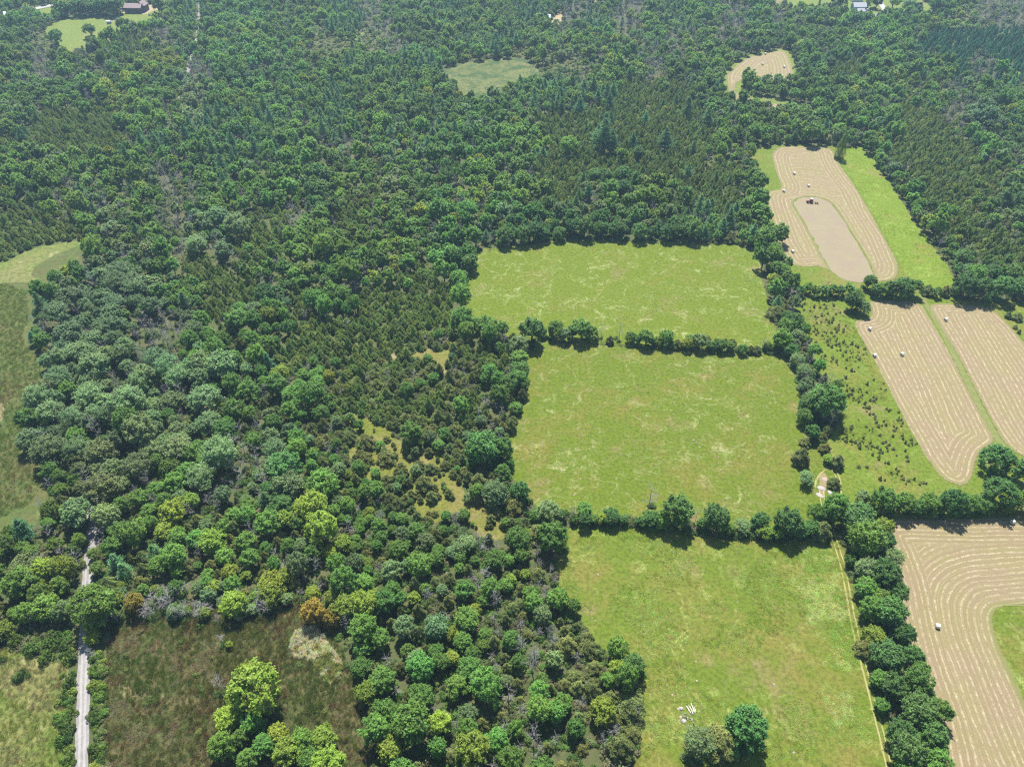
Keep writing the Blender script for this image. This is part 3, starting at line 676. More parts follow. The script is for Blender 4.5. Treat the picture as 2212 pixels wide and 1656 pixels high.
# hedgerow between upper and middle pasture
for x, y, w, t in [(160,1120,215,'D'),(50,1200,175,'L'),(330,1075,140,'B'),(405,1060,70,'E'),(250,1070,90,'D'),(560,1095,180,'B'),(490,1085,90,'D'),(650,1090,110,'B'),(720,1095,90,'G'),(790,1125,72,'E'),
                   (865,1095,105,'X'),(950,1110,95,'B'),(1010,1130,80,'B'),(1080,1140,150,'B'),(1160,1125,60,'E'),(1130,1150,80,'D'),(1245,1150,115,'B'),(1200,1150,80,'B'),(1330,1160,85,'E'),(1290,1165,70,'B'),(1420,1130,75,'B'),(1400,1170,95,'Y'),
                   (1510,1175,135,'L'),(1480,1120,60,'E'),(1575,1110,60,'E'),(1600,1185,85,'B'),(1690,1190,110,'B'),(1660,1150,80,'B'),(1720,1120,45,'E'),(1775,1130,65,'E'),(1760,1190,90,'B'),(1850,1205,95,'B'),(1920,1200,70,'E'),(1970,1200,80,'E'),(2020,1170,85,'G'),(2060,1185,80,'B')]:
    ex(t, W7(x, y), w * .2671)
ex('P', W8(78, 1175), 158 * .2671)
# hedgerow between middle and lower pasture
for x, y, w, t in [(30,425,90,'D'),(10,470,80,'E'),(150,520,125,'L'),(110,530,70,'B'),(230,515,65,'D'),(280,515,62,'X'),(290,530,50,'B'),(340,545,75,'D'),(385,530,50,'B'),(465,530,92,'D'),(522,532,52,'D'),(571,528,42,'E'),
                   (600,540,60,'D'),(640,545,90,'D'),(632,470,105,'X'),(765,550,150,'D'),(705,550,85,'B'),(850,530,60,'X'),(880,560,60,'D'),(935,568,115,'D'),(1005,570,66,'B'),(1065,575,85,'L'),(1140,560,98,'D'),(185,665,155,'B'),(120,600,90,'E')]:
    ex(t, V3(x, y), w * .4645)
ex('P', V3(421, 530), 58 * .4645, 1.25); ex('P', V3(1172, 598), 84 * .4645)
for x, y, w, t in [(80,595,135,'D'),(30,600,70,'B'),(190,588,95,'D'),(135,600,80,'D'),(240,595,95,'E'),(145,250,85,'E'),(170,345,80,'L'),(170,165,48,'E'),(250,135,42,'E'),(262,198,52,'E'),(315,265,68,'E'),(303,358,58,'E'),(335,465,85,'E'),
                   (400,580,172,'T'),(432,440,62,'L'),(345,500,60,'E'),(520,490,125,'B'),(460,480,60,'D'),(610,480,115,'B'),(665,485,70,'D'),(720,485,115,'B'),(770,490,70,'D'),(820,485,115,'D'),(890,482,95,'B'),(960,482,85,'B'),(1040,440,165,'D'),(1050,280,145,'D'),(1145,335,115,'D'),
                   (1010,475,90,'B'),(1160,470,95,'B'),(1230,470,100,'B'),(1310,470,110,'B'),
                   (440,690,160,'B'),(520,660,95,'D'),(385,650,85,'B'),(430,790,115,'L'),(525,815,135,'D'),(450,880,115,'B'),(565,890,125,'D')]:
    ex(t, V4(x, y), w * .4645)
ex('P', V4(270, 252), 46 * .4645, .8); ex('Y', V4(1090, 478), 72 * .4645); ex('Y', V4(450, 640), 110 * .4645)
for x, y, w, t in [(440,160,105,'B'),(520,125,125,'D'),(470,270,115,'B'),(555,300,160,'D'),(610,380,115,'D'),(485,380,112,'Y'),(440,420,80,'E'),(540,500,165,'T'),(665,480,100,'D'),(500,570,85,'B'),(565,630,135,'D'),(665,610,125,'B'),(705,650,110,'B'),
                   (520,690,75,'B'),(655,750,175,'T'),(765,730,125,'B'),(600,830,145,'D'),(745,850,125,'D'),(775,905,95,'D'),(620,940,145,'T'),(745,960,125,'B'),(650,1020,135,'B'),(760,1040,125,'B'),(700,1110,140,'B')]:
    ex(t, V8(x, y), w * .4645)
# hedgerow right of the upper pasture, the row below the upper hayfield
for x, y, w, t in [(0,150,100,'B'),(10,250,95,'B'),(50,420,130,'B'),(20,350,100,'D'),(95,490,110,'B'),(110,590,115,'B'),(40,570,130,'B'),(40,690,110,'Y'),(140,640,110,'B'),(120,730,105,'D'),(165,790,95,'G'),(60,910,130,'E'),(90,820,110,'E'),(195,850,120,'L'),(190,1010,145,'D'),(130,960,100,'D'),(205,1045,115,'B'),
                   (240,745,100,'B'),(310,720,90,'B'),(370,748,90,'B'),(440,748,95,'T'),(520,745,105,'B'),(575,748,90,'T'),(650,745,105,'B'),(700,745,80,'B'),(470,700,70,'G'),(670,865,155,'D'),(765,890,110,'L'),(800,690,125,'D'),(850,745,105,'T'),(910,745,125,'B'),(965,745,120,'D'),(1040,745,185,'D'),(1150,735,155,'D'),(1100,750,105,'B'),
                   (1280,725,95,'E'),(1340,742,85,'B'),(1420,735,85,'E'),(200,1190,105,'L'),(300,1190,92,'G'),(265,1250,85,'E'),(220,1310,115,'L'),(330,1310,85,'G'),(275,1400,115,'L'),(330,1420,95,'L'),(290,1510,115,'L'),(1935,915,50,'E'),(2010,930,75,'E'),(1995,1000,34,'E'),(1970,840,44,'E'),(2025,1040,30,'E'),
                   (1560,760,170,'D'),(1700,775,185,'D'),(1860,760,190,'D'),(2010,765,180,'D'),(1510,720,110,'E'),(1640,660,150,'B'),(1790,650,170,'D'),(1930,650,170,'B')]:
    ex(t, W8(x, y), w * .2671)
for x, y, w, t in [(800,880,110,'L'),(835,960,100,'L'),(905,1060,250,'D'),(820,1020,130,'D'),(960,1110,115,'X')]:
    ex(t, Q6(x, y), w * .3358)
# clump and edge trees of the lower pasture
for x, y, w, t in [(1052,835,215,'D'),(852,900,152,'L'),(962,870,155,'E'),(915,815,70,'E'),(1010,900,90,'D'),(555,515,112,'D'),(850,880,90,'X'),(570,715,60,'X'),(255,420,100,'E'),(345,425,90,'E'),(300,470,60,'X'),(385,510,70,'E'),(545,690,120,'E'),(560,815,70,'E'),(500,900,130,'E'),(420,860,70,'X')]:
    ex(t, V7(x, y), w * .4645)
ex('Y', V7(490, 520), 85 * .4645)
# trees and thickets of the lower marsh
for x, y, w, t in [(1630,1240,325,'P'),(1490,1390,175,'P'),(1440,1570,165,'P'),(1640,1400,160,'B'),(1745,1310,150,'G'),(1800,1490,150,'Y'),(1965,1510,165,'P'),(2080,1520,175,'Y'),(1700,1570,165,'B'),(1855,1630,185,'Y'),(2000,1650,165,'B'),(2150,1700,255,'P'),(1600,1640,125,'B'),(1560,1490,105,'B'),
                   (1430,860,85,'X'),(1300,720,120,'X'),(1210,690,110,'X'),(1090,640,110,'X'),(1430,1160,130,'X'),(960,660,90,'X'),(760,720,90,'X'),(620,860,115,'Y'),(620,960,90,'X'),(1480,880,50,'Y'),(1740,540,180,'Y'),(1530,640,170,'Y'),(700,700,300,'B'),(600,700,110,'Y'),(900,640,120,'O'),(2030,700,160,'O'),(2150,740,140,'O'),(1740,590,150,'Y')]:
    ex(t, Q1(x, y), w * .3358)
for x, y, w in [(640,950,70),(640,1060,90),(620,1150,70),(640,1220,90),(620,1330,130),(640,1450,80),(600,1560,110),(640,1620,90),(450,960,110),(470,1060,60),(450,1130,110),(430,1200,100),(450,1320,110),(440,1420,120),(420,1500,120),(440,1620,110),(330,860,160),(220,900,150),(140,1080,110),(300,960,130),(420,900,120),(100,860,120),(20,960,70)]:
    ex('S', Q1(x, y), w * .3358, random.uniform(.9, 1.4), (.075, .135, .02))
for k_ in range(34):
    ex('X', (random.uniform(270, 580), random.uniform(1285, 1345)), random.uniform(22, 44), random.uniform(.7, 1.0))
for k_ in range(46):
    ex(random.choice('YBLS'), (random.uniform(260, 640), random.uniform(1270, 1335)), random.uniform(16, 38), random.uniform(.8, 1.1))
for k_ in range(60):
    ex('S', (random.choice((random.uniform(203, 226), random.uniform(130, 154))), random.uniform(1370, 1680)), random.uniform(16, 34), random.uniform(.9, 1.4), random.choice(((.11, .20, .03), (.15, .24, .03), (.19, .25, .04))))
cl_ = RNG.uniform((745, 880), (1095, 1165), (900, 2)); cl_ = cl_[inside(cl_, CLR)][:90]
for q_ in cl_:
    ex(random.choice('EEEEBL'), (float(q_[0]), float(q_[1])), random.choice((random.uniform(6, 12), random.uniform(12, 26))))
mb_ = RNG.uniform((235, 1340), (780, 1660), (300, 2)); mb_ = mb_[inside(mb_, MB_)][:46]
for q_ in mb_:
    ex('S', (float(q_[0]), float(q_[1])), random.uniform(7, 20), random.uniform(.8, 1.3), random.choice(((.13, .20, .04), (.17, .22, .05), (.20, .20, .08))))
# lone trees in the cedar plantation
for x, y, w, t in [(735,1250,155,'W'),(800,1240,120,'W'),(690,1200,120,'W'),(750,1090,95,'W'),(795,1020,64,'W'),(970,1210,84,'W'),(1230,1225,125,'W'),(1020,1310,115,'D'),(885,1315,105,'B'),(450,1285,180,'B'),(250,1295,74,'W'),(1410,965,95,'W'),(1570,1035,95,'W'),(1460,1255,64,'W'),(1415,1455,84,'W'),
                   (545,935,95,'W'),(650,805,115,'W'),(575,800,100,'W'),(650,1490,130,'D'),(760,1510,150,'D'),(880,1510,170,'D'),(980,1530,135,'D'),(1040,1610,115,'B'),(800,1630,150,'B'),(900,1610,135,'D'),(1040,620,100,'Y'),(1245,750,80,'T')]:
    ex(t, W3(x, y), w * .2671)
ex('P', W3(1230, 935), 58 * .2671, 1.2, (.26, .29, .02)); ex('A', W4(572, 1285), 88 * .2671, 1.15)
for x, y, w, t in [(745,315,115,'D'),(930,135,140,'D'),(840,130,110,'D'),(760,130,100,'D'),(690,135,110,'D'),(610,140,110,'D'),(540,140,110,'D'),(490,130,90,'D'),(1290,118,110,'D'),(470,380,120,'D')]:
    ex(t, w1(x, y), w * .2671)
for x, y, w, t in [(800,75,85,'Y'),(870,80,90,'D'),(1120,130,120,'L'),(1180,140,90,'L'),(1000,85,110,'B'),(1330,120,130,'D'),(1400,130,110,'D'),(580,85,100,'D'),(690,240,110,'D'),(790,200,90,'B'),(440,170,80,'B'),(540,180,80,'B'),(300,110,60,'B'),(1060,140,60,'B')]:
    ex(t, W4(x, y), w * .2671)
# white-topped forest front along the upper pasture
for x in range(-40, 2000, 105):
    ex('D' if x < 1500 else random.choice('WBE'), W7(x + random.uniform(-25, 25), (330 - x * .11 if x < 440 else 268 + (x - 440) * .032) - 6), random.uniform(105, 165) * .2671 * (1 if x < 1500 else .75))
# clearing cedars
for x, y, w in [(760,260,110),(890,300,140),(880,420,110),(1060,420,130),(1260,395,50),(1320,475,90),(1410,500,90),(1180,550,85),(1400,370,75),(1545,415,60),(1470,420,40),(1530,470,40),(1640,595,50),(1060,590,90),(1360,640,140),(1420,740,100),(1730,700,80),(1560,700,70),(1800,640,150),(1110,290,36),(1110,210,36),(1450,565,30),(990,440,30),(950,440,26),(1240,620,70)]:
    ex('E', (640 * .8637 + x * .2671, 1024 * .8637 + y * .2671), w * .2671)
ex('D', (640 * .8637 + 1830 * .2671, 1024 * .8637 + 470 * .2671), 280 * .2671); ex('L', (640 * .8637 + 1950 * .2671, 1024 * .8637 + 790 * .2671), 230 * .2671); ex('B', (640 * .8637 + 1280 * .2671, 1024 * .8637 + 290 * .2671), 190 * .2671)

# ------------------------------------------------------------------ the woods: fill by stand type
def region():
    y0, y1 = 25.0, 900.0
    n = 380000
    Y = RNG.uniform(y0, y1, n); half = .84 * (Y * CP + CAM_H * SP) * math.tan(R(35)) / .82 + 10
    X = RNG.uniform(-1, 1, n) * half.max(); k = np.abs(X) < half
    return X[k], Y[k]
CX, CY = region()
DX, DY, _ = proj(CX, CY, 0.0)
P2 = np.stack([DX, DY], 1); openm = np.zeros(len(P2), bool)
for poly in OPEN: openm |= inside(P2, smooth_poly(poly, 1))
TRACK = at_np([(174,1790),(176,1656),(179,1500),(183,1400),(186,1310),(192,1204),(198,1146),(203,1074),(235,850),(310,480),(387,227),(429,72),(433,0),(438,-60)])
PW = np.stack([CX, CY], 1); TD = seg_dist(PW, TRACK, False)
openm |= (TD < 1.5) & ((DY > 1060) | (DY < 240)) | ((TD < 3.4) & ((DY > 1240) | (DY < 110)))
RD = seg_dist(PW, at_np([(20,40),(65,21),(128,9),(190,-4),(260,-30)]), False); openm |= RD < 6
ok = ~openm
jx, jy, _ = proj(CX, CY, 6.0)
jx = jx + (vnoise(PW, 9, 1) - .5) * 60; jy = jy + (vnoise(PW, 8, 2) - .5) * 50
ci = np.clip((jx / 55.28).astype(int), 0, 39); ri = np.clip((jy / 55.28).astype(int), 0, 29)
TT = TGRID[ri, ci]
rnd = RNG.random(len(CX)); sel = np.where(ok)[0]
patch = vnoise(PW, 14, 7)
for i in sel:
    t = TT[i]; x, y, q = CX[i], CY[i], rnd[i]; far = y > 330
    u = random.random()
    if t in 'BD':
        if q < .07: put('X', x, y, random.uniform(1.8, 3.0), 1.0, None, .7)
        elif q < .11: put('W', x, y, random.uniform(2.0, 3.0), 1.0, None, .8)
        elif q < .26: put('Y' if patch[i] > .6 else 'L', x, y, random.uniform(2.5, 4.2), 1.0, None, .76)
        elif q < .34: put('E', x, y, random.uniform(1.1, 1.8), 1.1, None, .8)
        elif q < .55: put(t, x, y, random.uniform(3.9, 5.6), random.uniform(.85, 1.1), None, .64)
        else: put(t, x, y, random.uniform(2.0, 4.0), random.uniform(.9, 1.2), None, .66)
    elif t == 'L':
        if q < .10: put('X', x, y, random.uniform(1.8, 3.2), 1.0, None, .7)
        elif q < .22: put('B', x, y, random.uniform(2.4, 4.2), 1.0, None, .74)
        elif q < .60: put('L', x, y, random.uniform(4.2, 6.4), random.uniform(.8, .95), None, .62)
        else: put('L', x, y, random.uniform(2.4, 4.2), random.uniform(.8, 1.05), None, .66)
    elif t in 'YO':
        if q < .10: put('X', x, y, random.uniform(1.6, 2.8), 1.0, None, .7)
        elif q < .40: put('B', x, y, random.uniform(2.2, 3.8), 1.0, None, .74)
        elif q < .46: put('P', x, y, random.uniform(2.0, 3.4), 1.0, None, .74)
        else: put(t if random.random() < .8 else 'Y', x, y, random.uniform(2.0, 4.6), random.uniform(.85, 1.1), None, .66)
    elif t == 'W':
        if q < .52: put('W', x, y, random.uniform(2.2, 3.6), random.uniform(.9, 1.1), None, .78)
        elif q < .58: put('X', x, y, random.uniform(1.8, 2.8), 1.0, None, .7)
        else: put('B', x, y, random.uniform(2.6, 4.6), 1.0, None, .68)
    elif t == 'C':
        if q < .004: put('S', x, y, random.uniform(1.0, 2.0), 1.2, (.16, .25, .05), .7)
        elif q < .010: put('B', x, y, random.uniform(2.2, 3.6), 1.0, None, .7)
        elif q < .016: put('W', x, y, random.uniform(1.6, 2.6), 1.0, None, .7)
        elif q < .024: put('X', x, y, random.uniform(1.2, 2.2), 1.0, None, .7)
        else: put('C', x, y, random.choice((random.uniform(.8, 1.3), random.uniform(1.2, 1.9))), random.uniform(.65, 1.2), None, .66)
    elif t == 'N':
        # planted rows
        row = abs((x * .5 + y * .87) / 5.2 % 1 - .5)
        if row < .22: put('N', x, y, random.uniform(1.35, 1.75), random.uniform(1.2, 1.5), None, .92)
    elif t == 'E':
        if q < .68: put('E', x, y, random.uniform(1.1, 2.3), random.uniform(.8, 1.05), None, .78)
        elif q < .80: put('B', x, y, random.uniform(1.6, 3.0), 1.0, None, .8)
        elif q < .88: put('L', x, y, random.uniform(1.6, 3.0), 1.0, None, .8)
        else: put('X', x, y, random.uniform(1.2, 2.2), 1.0, None, .8)
    elif t == 'M':
        if q < .28: put('E', x, y, random.uniform(1.0, 2.0), 1.0, None, .72)
        elif q < .40: put('X', x, y, random.uniform(1.4, 2.8), 1.0, None, .74)
        elif q < .52: put('L', x, y, random.uniform(1.8, 3.2), 1.0, None, .78)
        elif q < .62: put('Y', x, y, random.uniform(1.5, 2.6), 1.0, None, .78)
        else: put('B', x, y, random.uniform(1.5, 3.6), 1.0, None, .66)
    elif t == 'G':
        if q < .50: put('X', x, y, random.uniform(1.6, 3.4), random.uniform(.8, 1.1), None, .66)
        elif q < .70: put('L', x, y, random.uniform(1.8, 3.6), 1.0, None, .8)
        elif q < .86: put('B', x, y, random.uniform(1.5, 3.0), 1.0, None, .8)
        else: put('E', x, y, random.uniform(1.0, 1.8), 1.0, None, .8)
    elif t == 'S':
        if q < .82: put('S', x, y, random.uniform(1.2, 2.6), random.uniform(.8, 1.3), None, .82)
        elif q < .9: put('B', x, y, random.uniform(1.5, 2.6), 1.0, None, .8)
        else: put('X', x, y, random.uniform(1.2, 2.2), 1.0, None, .8)
    elif t == 'R':
        put('S', x, y, random.uniform(.9, 1.9), random.uniform(.9, 1.5), (.07, .14, .02), .8)

PP = np.array([(p['x'], p['y']) for p in plants])
sv = .72 + .56 * (.6 * vnoise(PP, 38, 51) + .4 * vnoise(PP, 13, 52)); hv_ = (vnoise(PP, 55, 53) - .5) * .22
hz_ = .85 + .45 * vnoise(PP, 17, 54)
for p, a_, b_, c_ in zip(plants, sv, hv_, hz_):
    if p['exp']: continue
    if p['t'] in 'BDLW': p['tint'] = (p['tint'][0] * a_ * (1 + b_), p['tint'][1] * a_, p['tint'][2] * a_ * (1 - b_)); p['sz'] *= c_
    elif p['t'] in 'CE': p['tint'] = tuple(q * (.5 * a_ + .5) for q in p['tint'])

# ------------------------------------------------------------------ saplings in the meadow right of the middle pasture
SAP = []
sx, sy = RNG.uniform(1720, 2030, 5000), RNG.uniform(650, 1090, 5000)
SPOLY = [(1722,655),(1800,655),(1850,712),(1880,770),(1940,890),(1975,950),(2012,1015),(2000,1050),(1900,1040),(1840,1000),(1812,930),(1806,860),(1765,805),(1740,735)]
k = inside(np.stack([sx, sy], 1), SPOLY); sx, sy = sx[k], sy[k]
SWd = at_np(np.stack([sx, sy], 1)); dn = vnoise(SWd, 7, 21) * .6 + vnoise(SWd, 2.6, 22) * .4
k = dn > .50; SWd = SWd[k]
for p in SWd:
    if len(SAP) >= 285: break
    r = random.uniform(.25, .62)
    if not clash(p[0], p[1], r, 1.0):
        GRID.setdefault(gkey(p[0], p[1]), []).append((p[0], p[1], r)); SAP.append((p[0], p[1], r))

# ------------------------------------------------------------------ individuals and stands
LAND = [((178,1620), "the gravel track's near end"), ((186,1330), "the gravel track's shaded end"), ((680,1410), 'the pale reed patch'), ((1488,1530), 'the log pile'), ((1772,1060), "the rock slabs at the gap"),
        ((1750,433), 'the tractor'), ((2022,1350), 'the lowest hay bale'), ((60,1230), "the left edge below the marsh"), ((1000,1640), "the bottom edge's middle"), ((1030,536), "the upper pasture's far left corner"),
        ((1625,528), "the upper pasture's far right corner"), ((1010,712), "the upper pasture's near left corner"), ((1680,740), "the lime tree ending the upper hedge"), ((1145,755), "the middle pasture's far left corner"), ((1137,1085), "the middle pasture's near left corner"),
        ((1775,1110), "the middle pasture's near right corner"), ((1215,1150), "the lower pasture's far left corner"), ((190,530), "the left marsh's pointed tip"), ((95,830), "the left marsh's right bulge"), ((80,1070), "the left marsh's lower end"),
        ((880,985), 'the grassy cedar clearing'), ((960,790), 'the grassy path through the cedars'), ((1105,828), "the picture's centre"), ((1990,640), 'the lane gap'), ((1840,700), "the middle hayfield's left notch"), ((2150,960), "the middle hayfield's lower right corner"),
        ((1885,1115), "the lower hayfield's far left corner"), ((2145,1330), "the green island's rounded corner"), ((295,25), 'the brown barn'), ((170,70), 'the farm meadow'), ((1175,45), 'the white roofed shed'), ((1050,165), 'the small green bog'),
        ((1845,20), 'the blue house'), ((1575,185), "the curved hayfield's left bend"), ((1813,335), "the tall hayfield poplar"), ((555,1470), "the big lime marsh maple"), ((480,1540), "the small marsh maples"), ((1600,1530), 'the dark oak in the lower pasture'),
        ((1300,1120), "the conical lime hedge tree"), ((1650,1140), "the round lime hedge tree"), ((430,60), 'the far stretch of gravel track'), ((1433,240), "the lone yellow plantation tree"), ((300,1490), "the lower marsh's bare patch"), ((1900,1500), 'the wheel ruts of the lower pasture'), ((1390,1450), "the lower pasture's wooded spur"), ((1290,290), 'the tall pines in the plantation')]
LANDXY = np.array([l[0] for l in LAND], float)
ORD = ['', 'second ', 'third ', 'fourth ', 'fifth ', 'sixth ', 'seventh ', 'eighth ', 'ninth ', 'tenth ', 'eleventh ', 'twelfth ', 'thirteenth ', 'fourteenth ', 'fifteenth ', 'sixteenth ', 'seventeenth ', 'eighteenth ', 'nineteenth ', 'twentieth ']
def ordinal(i):
    if i < len(ORD): return ORD[i]
    return '%d%s ' % (i + 1, {1: 'st', 2: 'nd', 3: 'rd'}.get((i + 1) % 10 if (i + 1) % 100 not in (11, 12, 13) else 0, 'th'))
used_labels = set()
def relabel(things):
    """things: (object, photo x, photo y, description) -> label that ranks each by distance from a landmark"""
    b = {}
    for o, x, y, d in things:
        q = np.hypot(LANDXY[:, 0] - x, LANDXY[:, 1] - y); i = int(q.argmin()); dx, dy = x - LANDXY[i, 0], y - LANDXY[i, 1]
        side = ('right of ' if dx > 0 else 'left of ') if abs(dx) > abs(dy) else ('below ' if dy > 0 else 'above ')
        b.setdefault((d, i, side), []).append((q[i], o))
    for (d, i, side), L in b.items():
        L.sort(key=lambda e: e[0])
        for n, (_, o) in enumerate(L):
            o['label'] = '%s, %snearest %s%s' % (d, ordinal(n), side, LAND[i][1])
DESC = {'B': 'green leafy tree', 'D': 'dark green leafy tree', 'L': 'grey green leafy tree', 'Y': 'yellow green leafy tree', 'O': 'rusty orange tree', 'T': 'blue green leafy tree', 'P': 'bright lime tree', 'A': 'tall narrow poplar', 'W': 'blue green pine', 'C': 'small olive cedar', 'E': 'olive cedar', 'N': 'planted spruce', 'X': 'bare grey tree', 'G': 'bare grey tree', 'S': 'leafy shrub'}
NAME = {'broad': 'broadleaf_tree', 'cedar': 'cedar_tree', 'pine': 'pine_tree', 'dead': 'dead_tree', 'shrub': 'shrub'}
GROUPS = {'broad': 'broadleaf trees of the woods and hedges', 'cedar': 'cedars of the woods and hedges', 'pine': 'pines of the woods', 'dead': 'bare grey trees', 'shrub': 'shrubs beside track and marsh'}
px, py, dep = proj(np.array([p['x'] for p in plants]), np.array([p['y'] for p in plants]), np.array([p['r'] * 1.2 for p in plants]))
for p, a, b, d in zip(plants, px, py, dep):
    p['px'], p['py'], p['dep'] = a, b, d
    m = 10
    p['size'] = p['r'] / d * (1 if -m < a < 2211 + m and -m < b < 1656 + m else 0)
    if p['exp'] and p['size'] > 0: p['size'] *= 6 if p['t'] in 'AP' else 1.6
made = []
stands = {}
for fam in ('broad', 'cedar', 'pine', 'dead', 'shrub'):
    L = sorted([p for p in plants if p['fam'] == fam], key=lambda p: -p['size'])
    near = [p for p in L[:298] if p['size'] > 0]; rest = L[len(near):]
    things = []
    for p in near:
        kind = 'poplar' if p['t'] == 'A' else {'broad': 'sparse' if p['t'] == 'L' and random.random() < .6 else 'broad', 'cedar': 'cedar', 'pine': 'pine', 'dead': 'dead', 'shrub': 'shrub'}[fam]
        lv, wd, _ = random.choice(LIB[kind])
        sc = (p['r'], p['r'], p['r'] * p['sz'])
        if wd is None:
            o = link(NAME[fam], lv, None, (p['x'], p['y'], 0)); o['tint'] = list(p['tint'])
        else:
            o = empty(NAME[fam], (p['x'], p['y'], 0)); o.empty_display_size = .5
            if fam == 'dead': link('branches', wd, o)['kind'] = 'stuff'; link('trunk', lv, o)
            else:
                c = link('crown', lv, o); c['tint'] = list(p['tint']); link('trunk', wd, o)
        o.scale = sc; o.rotation_euler = (0, 0, p['rz'])
        tag(o, None, 'shrub' if fam == 'shrub' else 'tree', GROUPS[fam]); things.append((o, p['px'], p['py'], DESC[p['t']]))
    relabel(things); stands[fam] = rest
things = []
for x, y, r in SAP:
    lv, wd, j = random.choice(LIB['cedarfar'])
    o = link('cedar_sapling', j.data, None, (x, y, 0)); o.scale = (r, r, r * random.uniform(.7, 1.0)); o.rotation_euler = (0, 0, random.uniform(0, 6.28))
    c = random.uniform(.75, 1.2); o['tint'] = [.22 * c, .26 * c, .075 * c]
    tag(o, None, 'sapling', 'cedar saplings in the meadow'); a, b, _ = proj(np.array(x), np.array(y), 0.0); things.append((o, float(a), float(b), 'small cedar sapling'))
relabel(things)

def scatter(name, kind, rows, label, cat, col=None):
    """one mass of instanced plants; rows: x, y, z, sx, sy, sz, rz, r, g, b, variant"""
    A_ = np.array(rows, np.float32); n = len(A_)
    me = bpy.data.meshes.new(name); me.vertices.add(n); me.vertices.foreach_set('co', A_[:, :3].ravel()); me.update()
    def att(nm, typ, key, arr):
        a = me.attributes.new(nm, typ, 'POINT'); a.data.foreach_set(key, np.ascontiguousarray(arr).ravel())
    att('scl', 'FLOAT_VECTOR', 'vector', A_[:, 3:6]); rot = np.zeros((n, 3), np.float32); rot[:, 2] = A_[:, 6]; att('rot', 'FLOAT_VECTOR', 'vector', rot)
    tint = np.ones((n, 4), np.float32); tint[:, :3] = A_[:, 7:10]; att('tint', 'FLOAT_COLOR', 'color', tint); att('vid', 'INT', 'value', A_[:, 10].astype(np.int32))
    o = link(name, me); tag(o, label, cat, None, 'stuff')
    ng = bpy.data.node_groups.new(name + '_scatter', 'GeometryNodeTree')
    ng.interface.new_socket('Geometry', in_out='INPUT', socket_type='NodeSocketGeometry'); ng.interface.new_socket('Geometry', in_out='OUTPUT', socket_type='NodeSocketGeometry')
    N, K = ng.nodes, ng.links
    gi = N.new('NodeGroupInput'); go = N.new('NodeGroupOutput'); mp = N.new('GeometryNodeMeshToPoints'); ip = N.new('GeometryNodeInstanceOnPoints'); ci_ = N.new('GeometryNodeCollectionInfo')
    ci_.inputs['Collection'].default_value = LIBCOL[kind]; ci_.inputs['Separate Children'].default_value = True; ci_.inputs['Reset Children'].default_value = True
    def na(nm, t):
        q = N.new('GeometryNodeInputNamedAttribute'); q.data_type = t; q.inputs[0].default_value = nm; return q.outputs[0]
    K.new(gi.outputs[0], mp.inputs[0]); K.new(mp.outputs[0], ip.inputs['Points']); K.new(ci_.outputs[0], ip.inputs['Instance']); ip.inputs['Pick Instance'].default_value = True
    K.new(na('vid', 'INT'), ip.inputs['Instance Index']); K.new(na('rot', 'FLOAT_VECTOR'), ip.inputs['Rotation']); K.new(na('scl', 'FLOAT_VECTOR'), ip.inputs['Scale'])
    K.new(ip.outputs[0], go.inputs[0])
    md = o.modifiers.new('scatter', 'NODES'); md.node_group = ng
    return o
def row(p, nv): return (p['x'], p['y'], 0, p['r'], p['r'], p['r'] * p['sz'], p['rz'], *p['tint'], random.randrange(nv))
nearb = [p for p in stands['broad'] if p['y'] < 260]; farb = [p for p in stands['broad'] if p['y'] >= 260]
if nearb: scatter('woodland_canopy', 'broad', [row(p, 8) for p in nearb], 'dense mixed green broadleaf canopy of the nearer woods', 'woodland')
scatter('far_woodland', 'broadfar', [row(p, 6) for p in farb], 'dense green broadleaf canopy of the farther woods', 'woodland')
scatter('cedar_stand', 'cedarfar', [row(p, 4) for p in stands['cedar']], 'dense olive stand of small cedars in the woods', 'cedar stand')
if stands['pine']: scatter('pine_wood', 'pine', [row(p, 4) for p in stands['pine']], 'blue green pines mixed through the far woods', 'pine wood')
if stands['dead']: scatter('bare_brush', 'dead', [row(p, 5) for p in stands['dead']], 'grey leafless trees and brush through the woods', 'brush')
# undergrowth on the forest floor
und = []
s2 = RNG.permutation(sel)
s2 = np.concatenate([s2[CY[s2] < 230][:24000], s2[(CY[s2] >= 230) & (CY[s2] < 620)][:24000]])
for i in s2:
    r = random.uniform(.5, 1.5); c = random.uniform(.6, 1.3); g_ = random.random()
    base = (.10, .19, .035) if g_ < .5 else ((.16, .21, .06) if g_ < .8 else (.19, .19, .09))
    if CY[i] < 230: r *= 1.3
    und.append((CX[i], CY[i], 0, r, r, r * random.uniform(.6, 1.2), random.uniform(0, 6.28), base[0] * c, base[1] * c, base[2] * c, random.randrange(5)))
und += [row(p, 5) for p in stands['shrub']]
for p in plants:
    if p['exp'] and p['fam'] in ('broad', 'cedar', 'dead') and p['r'] > 1.2:
        for _ in range(3):
            a_ = random.uniform(0, 6.28); r = p['r'] * random.uniform(.30, .55); c = random.uniform(.7, 1.2)
            b_ = p['tint'] if p['fam'] == 'broad' else (.11, .18, .045)
            und.append((p['x'] + math.cos(a_) * p['r'] * .7, p['y'] + math.sin(a_) * p['r'] * .45, 0, r, r, r * random.uniform(.8, 1.3), a_, b_[0] * c, b_[1] * c, b_[2] * c, random.randrange(5)))
scatter('undergrowth', 'shrub', und, 'low green shrubs and saplings covering the forest floor', 'undergrowth')

